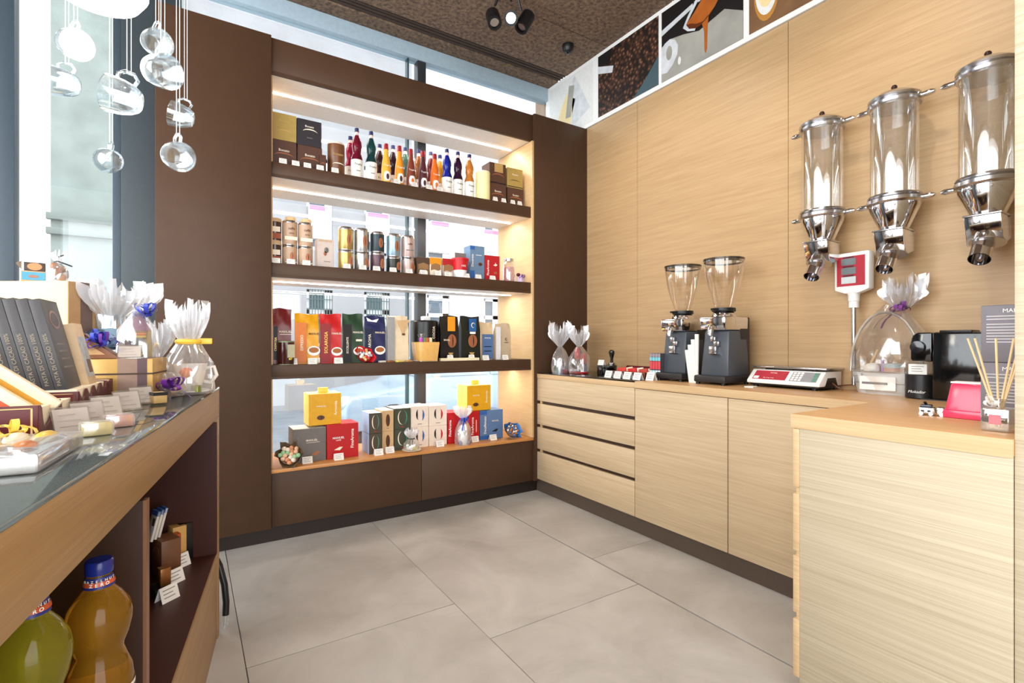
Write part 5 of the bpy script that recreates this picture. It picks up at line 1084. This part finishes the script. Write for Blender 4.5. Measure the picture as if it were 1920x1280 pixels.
# --- black curved stand behind the counter end
p0 = onZ(421,1176,0); e = thing('curved_stand', 'black curved rod with pale foot at the counter end', 'stand', p0)
MB().tube([(0,0,0),(.004,.0,.05)],[.012,.0125],12).build('foot', ACRYLIC, e); MB().tube([(.004,0,.05),(.006,.004,.10),(.0,.01,.17),(-.016,.03,.24),(-.05,.05,.32),(-.10,.08,.42),(-.18,.1,.5)],.0125,12).build('rod', BLACK, e)
# --- goods on the glass top
def lt(px, py, zz=LT): return onZ(px, py, zz)
def lroot(name, label, cat, p, dr=0.0, group=None): return thing(name, label, cat, p, LROT+dr, group)
# wrapped cup with yellow ribbon
p = lt(354,737); o = lroot('gift_cup', 'cellophane wrapped cup with yellow ribbon at counter end', 'gift', p)
MB().lathe([(0,.001),(.030,.001),(.034,.006),(.046,.05),(.055,.10),(.051,.10),(.042,.05),(.028,.01),(0,.01)],28).build('cup', M('china',(232,226,218),.25), o)
MB().tube([(.048,0,.085),(.075,0,.09),(.083,0,.06),(.066,0,.035),(.044,0,.04)],.006,8).build('cup_handle', M('china',(232,226,218),.25), o)
MB().ball((.0,-.047,.075),(.020,.010,.020)).build('painted_flower', M('flower_orange',(226,120,70),.4), o)
MB().lathe([(0,0),(.05,0),(.066,.008),(.064,.011),(0,.006)],28).build('saucer', M('china',(232,226,218),.25), o, loc=(0,0,-.0005+.001))
for a,c in ((2.6,(206,170,60)),(3.9,(190,150,50)),(5.3,(120,130,60))): MB().lathe([(0,.004),(.014,.004),(.014,.026),(0,.026)],12).build('chocolate_coin', M('coin%d'%c[0],c,.25,metal=.4), o, loc=(.055*cos(a),.055*sin(a),0.004))
pouch(.074,.175,.03,61,1.0,34,.95).build('cellophane', CELLO, o); ruffle(30,.028,.062,.115,62,.25).build('ruffle', CELLO_W, o, loc=(0,0,.178))
MB().tube([(.033*cos(a),.033*sin(a),.176) for a in [2*pi*i/18 for i in range(19)]],.009,8).build('ribbon', M('yellow_ribbon',(240,196,70),.35), o)
MB().box(.030,.07,-.012,.0,.168,.188).build('ribbon_tail', M('yellow_ribbon',(240,196,70),.35), o, bevel=.003)
# basket-like gift and low wrapped sweets behind
p = lt(291,742); o = lroot('gift_pouch', 'cellophane gift with tall ruffle and brown sweets', 'gift', Vector((onD(291,700,1.86).x,onD(291,700,1.86).y,LT)))
pouch(.055,.115,.02,64).build('cellophane', CELLO, o); ruffle(26,.02,.062,.12,65,.2).build('ruffle', CELLO_W, o, loc=(0,0,.116))
for k in range(7):
    a=k*2.4; r_=.03*sqrt((k+.5)/7); MB().ball((r_*cos(a),r_*sin(a),.06+.012*(k%2)),.018,8,6).build('sweet', M('swbrown',(120,80,54),.35), o)
MB().lathe([(0,.001),(.038,.001),(.044,.045),(0,.045)],16).build('basket', M('basket_brown',(110,76,48),.7,bump=.5), o)
p = onD(309,705,1.62); o = lroot('gift_pouch', 'low cellophane gift with purple bow before the wrapped cup', 'gift', Vector((p.x,p.y,LT)))
pouch(.05,.075,.018,66).build('cellophane', CELLO, o); MB().lathe([(0,.001),(.034,.001),(.036,.05),(0,.06)],14).build('filling', M('filling_tan',(150,110,86),.5,var=.4,scale=90), o)
bow_mb(.042,8,.016,67,tails=2,tl=.09).build('bow', M('purple_ribbon2',(112,44,150),.3), o, loc=(.024,-.045,.034))
# small gold cubes
for px,py,m_,lb,dr in ((297,748,(206,170,110),'gold and black sweet cube nearer the corner',.5),(275,726,(196,150,70),'small gold sweet cube behind the other',.2)):
    p = onD(px,py,1.45 if px==297 else 1.58); o = lroot('sweet_cube', lb, 'sweets', Vector((p.x,p.y,LT)), dr); MB().box(-.017,.017,-.017,.017,0,.030).build('body', M('cube%d'%px,m_,.3), o, bevel=.002); MB().box(-.0175,.0175,-.0175,.0175,.022,.031).build('lid', BLACK, o); MB().box(-.012,.012,-.012,.012,.031,.0315).build('label', M('cubelab',(214,186,140),.4), o)
# striped gift box in the middle with things on it
p = onD(236,742,1.50); gz = LT; o = lroot('gift_box', 'gold and plum striped gift box in the counter middle', 'gift box', Vector((p.x-.005,p.y+.08,LT)), radians(-2))
BGW, BGD, BGH = .175, .16, .125
MB().box(-BGW/2,BGW/2,-BGD/2,BGD/2,0,BGH).build('body', M('gift_gold',(190,152,84),.35,metal=.2), o, bevel=.002)
MB().box(.0,BGW*.28,-BGD/2-.0008,BGD/2+.0008,-.0+.001,BGH+.0008).build('band', M('gift_mauve',(150,124,110),.4), o, smooth=False); MB().box(BGW*.28,BGW*.42,-BGD/2-.001,BGD/2+.001,.001,BGH+.001).build('stripe', M('gift_plum',(96,76,80),.4), o, smooth=False)
MB().box(-BGW/2-.0006,BGW/2+.0006,-BGD/2-.0014,BGD/2+.0014,BGH*.62,BGH*.66).build('lid_seam', M('seam',(70,50,36),.5), o, smooth=False)
gtop = LT+BGH+.001; gc = Vector((p.x-.005,p.y+.08,0))
o = lroot('sweets_bag', 'clear bag of gold sweets with blue ribbon on the gift box', 'gift', Vector((gc.x+.028,gc.y+.03,gtop)), .2)
MB().hexa([(-.036,-.03,0),(.036,-.03,0),(.036,.03,0),(-.036,.03,0)],[(-.034,-.026,.085),(.034,-.026,.085),(.034,.026,.085),(-.034,.026,.085)]).build('gold_tin', M('gold_dark',(120,96,40),.35,metal=.3), o, bevel=.003)
MB().hexa([(-.034,-.026,.085),(.034,-.026,.085),(.034,.026,.085),(-.034,.026,.085)],[(-.006,-.006,.135),(.006,-.006,.135),(.006,.006,.135),(-.006,.006,.135)]).build('plum_top', M('plum_paper',(120,70,104),.4), o)
MB().box(-.022,.016,-.0318,-.0285,.014,.06).build('window', BLACK, o); 
for zz,c in ((.066,(214,180,60)),(.074,(214,110,40)),(.010,(200,170,60))): MB().tube([(-.028,-.034,zz),(.02,-.034,zz)],.004,6).build('stick', M('stk%d'%c[1],c,.4), o)
MB().shell([(.056,0),(.054,.085),(.012,.15),(.02,.168)],16,lambda a,z:1+.08*sin(4*a)).build('cellophane', CELLO, o); bow_mb(.042,9,.011,71).build('ribbon', M('royal_ribbon',(56,70,180),.3), o, loc=(.02,-.012,.142))
o = lroot('chocolate_wedge', 'brown chocolate wedge with curly blue ribbon on the gift box', 'gift', Vector((gc.x-.062,gc.y-.035,gtop)), .1)
MB().prism([(-.045,0),(.055,0),(-.035,.075),(-.045,.075)],'y',-.035,.035).build('wedge', M('choc_wedge',(132,86,60),.4), o, bevel=.003); MB().prism([(-.03,.012),(.02,.012),(-.028,.05)],'y',-.036,-.035).build('wedge_print', M('wedge_cream',(196,156,110),.4), o, smooth=False)
bow_mb(.048,16,.010,73).build('ribbon', M('royal_ribbon',(56,70,180),.3), o, loc=(.0,-.028,.05)); bow_mb(.04,8,.008,74).build('ribbon_purple', M('violet_curl',(110,60,160),.3), o, loc=(.012,-.03,.045))
def acrylic_card(label, loc, dr, w=.055, h=.05):
    o = lroot('price_stand', label, 'price stand', loc, dr, 'acrylic price stands on the left counter')
    MB().hexa([(-w/2,0,0),(w/2,0,0),(w/2,.002,0),(-w/2,.002,0)],[(-w/2,.022,h),(w/2,.022,h),(w/2,.024,h),(-w/2,.024,h)]).build('holder', ACRYLIC, o); MB().box(-w/2,w/2,0,.034,0,.0015).build('foot', ACRYLIC, o)
    MB().hexa([(-w*.46,.0032,.004),(w*.46,.0032,.004),(w*.46,.0038,.004),(-w*.46,.0038,.004)],[(-w*.46,.0205,h-.004),(w*.46,.0205,h-.004),(w*.46,.0211,h-.004),(-w*.46,.0211,h-.004)]).build('paper', M('price_paper',(226,214,206),.6), o)
    g=MB()
    for k in range(3): 
        z0=h*(.25+.22*k); y0=.0025+ (.0205-.0032)*z0/h; g.box(-w*.34,w*(.30-.1*k),y0-.0008,y0+.0001,z0,z0+.002)
    g.build('print', M('price_ink',(190,178,172),.6), o); return o
acrylic_card('acrylic price stand on top of the striped gift box', Vector((gc.x+.012,gc.y-.074,gtop)), .1, .06,.04)
# big gold box at the back with small goods on it
BD = 1.62; c0 = onD(127, 560, BD); zt_ = onD(127, 526, BD).z
o = lroot('gift_box', 'large gold gift box with brown band at the back', 'gift box', Vector((c0.x,c0.y,LT)), radians(-26))
BW, BDp, BH = .34, .125, zt_-LT
MB().box(-BW,0,0,BDp,0,BH).build('body', M('gift_gold_pale',(226,194,136),.45), o, bevel=.002); MB().box(-.0005,.0008,.002,BDp,.001,BH-.001).build('side_face', M('gift_tan',(176,140,100),.45), o, smooth=False)
MB().box(-BW-.0008,.0014,BDp*.36,BDp*.72,.001,BH+.0008).build('band', M('gift_brownband',(104,84,76),.4), o, smooth=False)
bt = Matrix.Translation((c0.x,c0.y,LT)) @ Matrix.Rotation(LROT+radians(-26),4,'Z')
def onbig(x,y): return bt @ Vector((x,y,BH+.0009))
o = lroot('sweets_box', 'small box with blue label on the large gold box', 'box', onbig(-.135,.02), .35)
MB().box(-.030,.030,0,.035,0,.034).build('body', M('sb_tan',(180,150,110),.4), o, bevel=.0015); plate(o,'label',rect(-.028,.028,.004,.030),M('label_sky',(70,150,190),.4)); plate(o,'label_mark',ellipse(0,.016,.013,.005),M('mark_copper',(150,110,90),.4),-.0008)
o = lroot('sweets_box', 'small copper pictured box stacked on the blue label box', 'box', onbig(-.135,.024)+Vector((0,0,.0345)), .3)
MB().box(-.026,.026,0,.03,0,.028).build('body', M('sb_black',(60,50,44),.4), o, bevel=.0015); plate(o,'label',ellipse(0,.014,.018,.012),M('label_copper',(206,130,80),.4)); MB().add([(-.03,-.004,.0),(-.045,-.01,.022),(-.03,-.004,.03)],[(0,1,2)]).build('foil_tail', STEEL, o)
o = lroot('sweets_bag', 'small clear bag of brown sweets with black tie', 'gift', onbig(-.06,.03), 0)
pouch(.024,.06,.006,81).build('cellophane', CELLO, o); ruffle(14,.006,.018,.03,82,.5).build('ruffle', CELLO_W, o, loc=(0,0,.06))
for k in range(5): MB().ball((.01*cos(k*2.4),.01*sin(k*2.4),.014+.009*k),.012,8,6).build('sweet', M('swbrown2',(150,96,66),.35), o)
MB().strip([(-.01,-.008,.062),(0.0,-.01,.066),(.02,-.012,.058),(.04,-.012,.05)],(0,.2,1),.005).build('tie', BLACK, o)
MB().strip([(0.0,-.01,.066),(.004,-.012,.08),(.018,-.012,.086)],(0,.2,1),.005).build('tie_tail', BLACK, o)
# large blue cellophane gift behind
p = Vector((-.225,2.25,0)); o = lroot('gift_basket', 'large blue cellophane gift behind the gold boxes', 'gift', Vector((p.x,p.y,LT)))
pouch(.075,.27,.05,83,.9,34).build('cellophane', CELLO_B, o); ruffle(34,.05,.13,.10,84,.3,.8).build('ruffle', CELLO_W, o, loc=(0,0,.265)); MB().lathe([(0,.001),(.05,.001),(.062,.14),(.05,.22),(0,.23)],20).build('parcel', M('parcel_blue',(116,146,166),.4), o)
for k,(a,zz) in enumerate(((4.2,.20),(5.0,.17),(4.6,.13))): MB().ball((.062*cos(a),.062*sin(a),zz),(.03,.026,.02)).build('wrapped_chocolate', M('slate_foil',(70,96,116),.3,metal=.4), o)
# black cacao boxes in the maroon trays
T1 = onD(147, 735, 1.15); t1 = Vector((T1.x,T1.y,LT)); TR1 = radians(5.4)
W1, D1, HT = .34, .30, .062
m1 = Matrix.Translation(t1) @ Matrix.Rotation(LROT+TR1,4,'Z')
for k,(y0,W1,D1,lb) in enumerate(((0,.34,.30,'dark red display tray holding the black cacao boxes'),(.304,.13,.072,'dark red display tray behind the cacao boxes'))):
    display_tray('display_tray', lb, m1 @ Vector((-W1/2,y0,0)), LROT+TR1, W1, D1, HT, HT+.006)
    tag(MB().box(-W1/2+.004,W1/2-.004,.008,D1-.008,.0035,HT+.004).build('tray_liner', CREAMC, loc=m1 @ Vector((-W1/2,y0,0)), rot=(0,0,LROT+TR1), bevel=.001), ['cream card filling the dark red cacao tray','cream card filling the tray behind the cacao boxes'][k], 'liner')
BT = .0205; LEAN = radians(-13); GBK = 'black cacao boxes leaning in a row'
for k in range(8):
    o = thing('cacao_box', ['rightmost black cacao box with its cover in view','second black cacao box from the right','third black cacao box from the right','fourth black cacao box from the right','fifth black cacao box from the right','sixth black cacao box from the right','seventh black cacao box from the right','leftmost black cacao box cut by the picture edge'][k], 'box', m1 @ Vector((-.022-k*(BT+.0008), .012, HT+.0045)), LROT+TR1, GBK)
    o.rotation_euler = (0, LEAN, LROT+TR1)
    bm_ = M('cacao_black',(66,64,66),.42)
    MB().box(-BT,0,0,.125,0,.212).build('body', bm_, o, bevel=.0015)
    text(o, 'PASTA DI CACAO 100%', .0105, M('cacao_letters',(150,138,116),.45), (-BT/2,-.0008,.072), rot=UP, sx=1.1)
    if k == 0:
        MB().prism(ellipse(.062,.165,.034,.022,20),'x',.0,.0008).build('cover_oval', M('cover_copper',(150,110,96),.35,metal=.4), o, smooth=False); MB().prism(ellipse(.062,.165,.027,.017,20),'x',.0,.0012).build('cover_oval_inner', M('cover_dark',(66,50,50),.4), o, smooth=False)
        for zz in (.105,.088,.070,.05): MB().box(0,.0006,.025,.10,zz,zz+.004).build('cover_print', M('cover_ink',(110,104,100),.5), o, smooth=False)
o = thing('leaflet_box', 'tall cream picture box right behind the cacao boxes', 'box', m1 @ Vector((-.012,.165,HT+.0045)), LROT+TR1); o.rotation_euler = (0, radians(-12), LROT+TR1)
MB().box(-.03,0,0,.085,0,.16).build('body', M('cream_pic',(214,186,150),.45), o, bevel=.001); MB().box(0,.0006,.008,.076,.02,.125).build('picture', M('pic_blue',(170,180,190),.4,var=.3,scale=50), o); MB().box(0,.001,.035,.07,.03,.065).build('picture_brown', BEAN_P, o)
# near maroon trays with cream bars
T2 = onD(73, 762, .90); t2 = Vector((T2.x,T2.y,LT)); TR2 = radians(4); W2, D2 = .28, .105
m2 = Matrix.Translation(t2) @ Matrix.Rotation(LROT+TR2,4,'Z')
for k,(y0,lb) in enumerate(((0,'near dark red tray holding cream chocolate bars'),(D2+.004,'second dark red tray holding cream chocolate bars'))):
    display_tray('display_tray', lb, m2 @ Vector((-W2/2,y0,0)), LROT+TR2, W2, D2, HT, HT, False)
    tag(MB().box(-W2/2+.004,W2/2-.004,.03,D2-.01,.0035,HT-.006).build('tray_liner', CREAMC, loc=m2 @ Vector((-W2/2,y0,0)), rot=(0,0,LROT+TR2), bevel=.001), ['cream card filling the near dark red tray','cream card filling the second dark red tray'][k], 'liner')
for k,(c,lb,x0,y0,z0) in enumerate((((206,150,50),'cream chocolate bar with an amber stripe',.012,.075,HT-.004),((206,84,44),'cream chocolate bar with a red stripe',-.022,.040,HT-.004))):
    o = thing('chocolate_bar', lb+' leaning in the near tray', 'chocolate', m2 @ Vector((x0,y0,z0)), LROT+TR2); o.rotation_euler = (0, radians(-50), LROT+TR2)
    MB().box(-.056,0,0,.016,0,.20).build('wrapper', M('bar_cream',(240,222,190),.4), o, bevel=.002); MB().box(-.040,-.018,-.0006,.0,.004,.196).build('stripe', M('stripe%d'%k,c,.4), o, smooth=False)
# row of acrylic price stands along the edge
for i,(px,py) in enumerate(((140,812),(170,796),(205,782),(243,769),(270,757))):
    p = lt(px,py); acrylic_card(['nearest','second','third','fourth','farthest'][i]+' acrylic price stand in the row along the counter edge', p, radians(38), .060, .050)
# small wrapped soaps
for i,(px,py,c,lb) in enumerate(((184,817,(214,196,130),'clear wrapped yellow sweet bar near the edge'),(226,801,(206,150,130),'clear wrapped pink sweet bar behind the yellow one'))):
    p = lt(px,py); o = lroot('sweet_bar', lb, 'sweets', p, .45); MB().box(-.022,.022,0,.026,.0,.024).build('bar', M('sbar%d'%i,c,.35), o, bevel=.003); MB().box(-.025,.025,-.002,.028,.0003,.0265).build('wrapper', CELLO, o, bevel=.004)
# clear gift tray in the foreground
p = onZ(150, 836, LT); o = lroot('gift_tray', 'flat clear wrapped gift tray with yellow bow in front', 'gift', p, radians(4))
MB().box(-.20,0,-.20,.0,.0,.022).build('tray', M('tray_silver',(176,172,164),.25,metal=.3), o, bevel=.004)
for k in range(10):
    MB().ball((-.03-.035*(k%5),-.05-.09*(k//5),.026),(.014,.030,.010),10,6).build('sweet', [M('gt_gold',(214,176,70),.3),M('gt_cream',(236,224,200),.35),M('gt_copper',(196,120,70),.3)][k%3], o)
MB().grid(lambda u,v: (-.205+.21*u, -.205+.21*v, .030+.004*sin(9*u+4*v)*sin(7*v)-.010*(abs(2*u-1)**6+abs(2*v-1)**6)), 14, 14).build('cellophane', CELLO, o)
MB().box(-.206,.004,-.206,.004,.001,.026).build('film_sides', CELLO, o, bevel=.004)
bow_mb(.03,5,.009,87).build('bow', M('yellow_bow',(232,206,90),.4), o, loc=(-.075,-.03,.036)); MB().tube([(-.075,-.2,.034),(-.074,-.1,.036),(-.072,0,.032)],.004,6,flat=.4).build('ribbon', M('yellow_bow',(232,206,90),.4), o)
# ================================================================== HANGING THINGS
BULB = mat('frosted_bulb',(255,244,228),.4,emis=9.0,var=0)
p = onD(180, 20, 1.40); o = thing('pendant_lamp', 'glowing white pendant lamp at the top left', 'lamp', (p.x,p.y,2.095))
MB().lathe([(0,0),(.06,.003),(.10,.018),(.12,.05),(.122,.09),(.11,.13),(.08,.16),(.03,.17),(0,.17)],32).build('globe', BULB, o)
MB().lathe([(0,.165),(.035,.165),(.035,.22),(0,.225)],20).build('socket', BLACK, o); MB().tube([(0,0,.22),(0,0,ZC-2.095)],.004,8).build('cord', BLACK, o)
l = bpy.data.lights.new('pendant_light','POINT'); l.energy = 5; l.color = (1,.9,.78); l.shadow_soft_size = .13; lo = bpy.data.objects.new('pendant_light', l); COL.objects.link(lo); lo.parent = o; lo.location = (0,0,-.14)
CORD = M('clear_cord',(226,232,238),.3)
def cup(px, py, dep, yaw, tilt, label, s=1.0):
    c = onD(px, py, dep); o = thing('glass_cup', label, 'cup', c, 0, 'glass cups hanging on cords')
    Mx = Matrix.Rotation(yaw,4,'Z') @ Matrix.Rotation(tilt,4,'Y') @ Matrix.Scale(s,4)
    # cup axis along +x (opening), handle up
    pr = [(0,-.034),(.022,-.034),(.026,-.031),(.034,-.018),(.040,.004),(.0425,.034),(.0405,.034),(.038,.004),(.032,-.014),(.022,-.026),(0,-.027)]
    MB().lathe(pr,28).xf(Mx @ Matrix.Rotation(pi/2,4,'Y')).build('bowl', CUP_GLASS, o)
    MB().tube([Vector(q) for q in ((.020,0,.039),(.020,0,.054),(.008,0,.062),(-.010,0,.060),(-.020,0,.048),(-.016,0,.035))],.0045,8).xf(Mx).build('handle', CUP_GLASS, o)
    hp = Mx @ Vector((.0,0,.058)); 
    for dx in (-.004,.004): MB().tube([(hp.x+dx,hp.y,hp.z),(hp.x+dx,hp.y,ZC-c.z)],.0009,5).build('cord', CORD, o)
    return o
a0 = YAW
cup(231,183,1.18, pi+.35-a0, -.2, 'large clear cup hanging by the lamp, opening to the left')
cup(290,80,1.60, -.55-a0, .3, 'small clear cup hanging highest beside the lamp cords')
cup(298,133,1.28, -.35-a0, .25, 'bright clear cup hanging just under the highest one')
cup(341,218,1.75, pi+.4-a0, -.2, 'small clear cup hanging furthest right')
cup(329,292,1.48, -.6-a0, .3, 'clear cup hanging lowest on the right')
cup(207,300,1.68, pi-.65-a0, -.15, 'clear cup hanging lowest on the left before the window', .95)
cup(135,82,1.45, -.45-a0, .35, 'clear cup hanging high against the bright window')
cup(121,156,1.50, pi+.4-a0, -.1, 'clear cup hanging against the bright window below another')
# ceiling spotlights
def spot_can(parent, loc, rot, lit):
    b = MB().shell([(.030,0),(.045,0),(.046,.004),(.046,.125),(.04,.13)],24).build('spot_head', BLACK, parent, loc=loc, rot=rot)
    MB().lathe([(0,.128),(.040,.128),(.040,.132),(0,.132)],24).build('spot_back', BLACK, b)
    MB().lathe([(0,.012),(.040,.012),(.041,.02),(0,.03)],24).build('lens', LENS_ON if lit else STEEL, b)
    return b
LENS_ON = mat('lit_lens',(255,240,214),.3,emis=16.0,var=0)
def spot_light(parent, loc, rot, power, ang=75, blend=.7):
    d = bpy.data.lights.new('spot_beam','SPOT'); d.energy = power; d.spot_size = radians(ang); d.spot_blend = blend; d.color = (1,.91,.79); d.shadow_soft_size = .04
    q = bpy.data.objects.new('spot_beam', d); COL.objects.link(q); q.parent = parent; q.location = loc; q.rotation_euler = rot
c = onD(958, 28, 3.2)
o = thing('spotlight_cluster', 'black ceiling spotlight cluster with one lit lens', 'spotlight', (c.x,c.y,ZC))
MB().lathe([(0,-.03),(.075,-.03),(.08,-.025),(.08,0),(0,0)],24).build('ceiling_plate', BLACK, o)
hz = c.z - ZC
for dx,dy,rot,lit in ((.0,.0,(radians(-58),0,-YAW),True),(.11,.05,(radians(-20),radians(25),-YAW),False),(-.06,.10,(radians(-35),radians(-10),-YAW),False)):
    MB().tube([(dx*.5,dy*.5,-.02),(dx,dy,hz+.09)],.008,8).build('stem', BLACK, o); spot_can(o, (dx,dy,hz-.02), rot, lit)
spot_light(o, (0,-.03,hz-.06), (radians(-58),0,-YAW), 26, 100)
c = onZ(1065, 92, ZC-.03); o = thing('smoke_detector', 'small black ceiling sensor right of the spotlights', 'sensor', (c.x,c.y,ZC))
MB().lathe([(0,-.055),(.028,-.055),(.04,-.04),(.045,-.012),(.045,0),(0,0)],24).build('housing', BLACK, o); MB().lathe([(0,-.068),(.014,-.064),(.02,-.055),(0,-.055)],16).build('lens', BLACK_GL, o)
# added fill spotlights, unseen outside the picture, to brighten the shop
for i,(x,y) in enumerate(((1.75,2.3),(1.75,.9),(.3,.4),(.5,-1.0))):
    o = thing('fill_spotlight', ['added fill spotlight above the drawer unit','added fill spotlight above the near worktop','added fill spotlight above the island counter','added fill spotlight behind the camera'][i], 'spotlight', (x,y,ZC), 0, 'added fill spotlights')
    MB().lathe([(0,-.02),(.05,-.02),(.05,0),(0,0)],20).build('ceiling_plate', BLACK, o); MB().tube([(0,0,-.02),(0,0,-.10)],.008,8).build('stem', BLACK, o); spot_can(o, (0,0,-.225), (0,0,0), True)
    spot_light(o, (0,0,-.24), (0, radians([-22,-22,-10,-5][i]), 0), 26, 110)
# ================================================================== lettering curves become plain meshes
bpy.context.view_layer.update()
_dg = bpy.context.evaluated_depsgraph_get()
for _o in [o for o in scene.objects if o.type == 'FONT']:
    _me = bpy.data.meshes.new_from_object(_o.evaluated_get(_dg)); _m = _o.data.materials[0]
    _me.materials.clear(); _me.materials.append(_m)
    _n = bpy.data.objects.new('lettering', _me); COL.objects.link(_n); _n.parent = _o.parent; _n.location = _o.location; _n.rotation_euler = _o.rotation_euler; _n.scale = _o.scale
    bpy.data.objects.remove(_o)
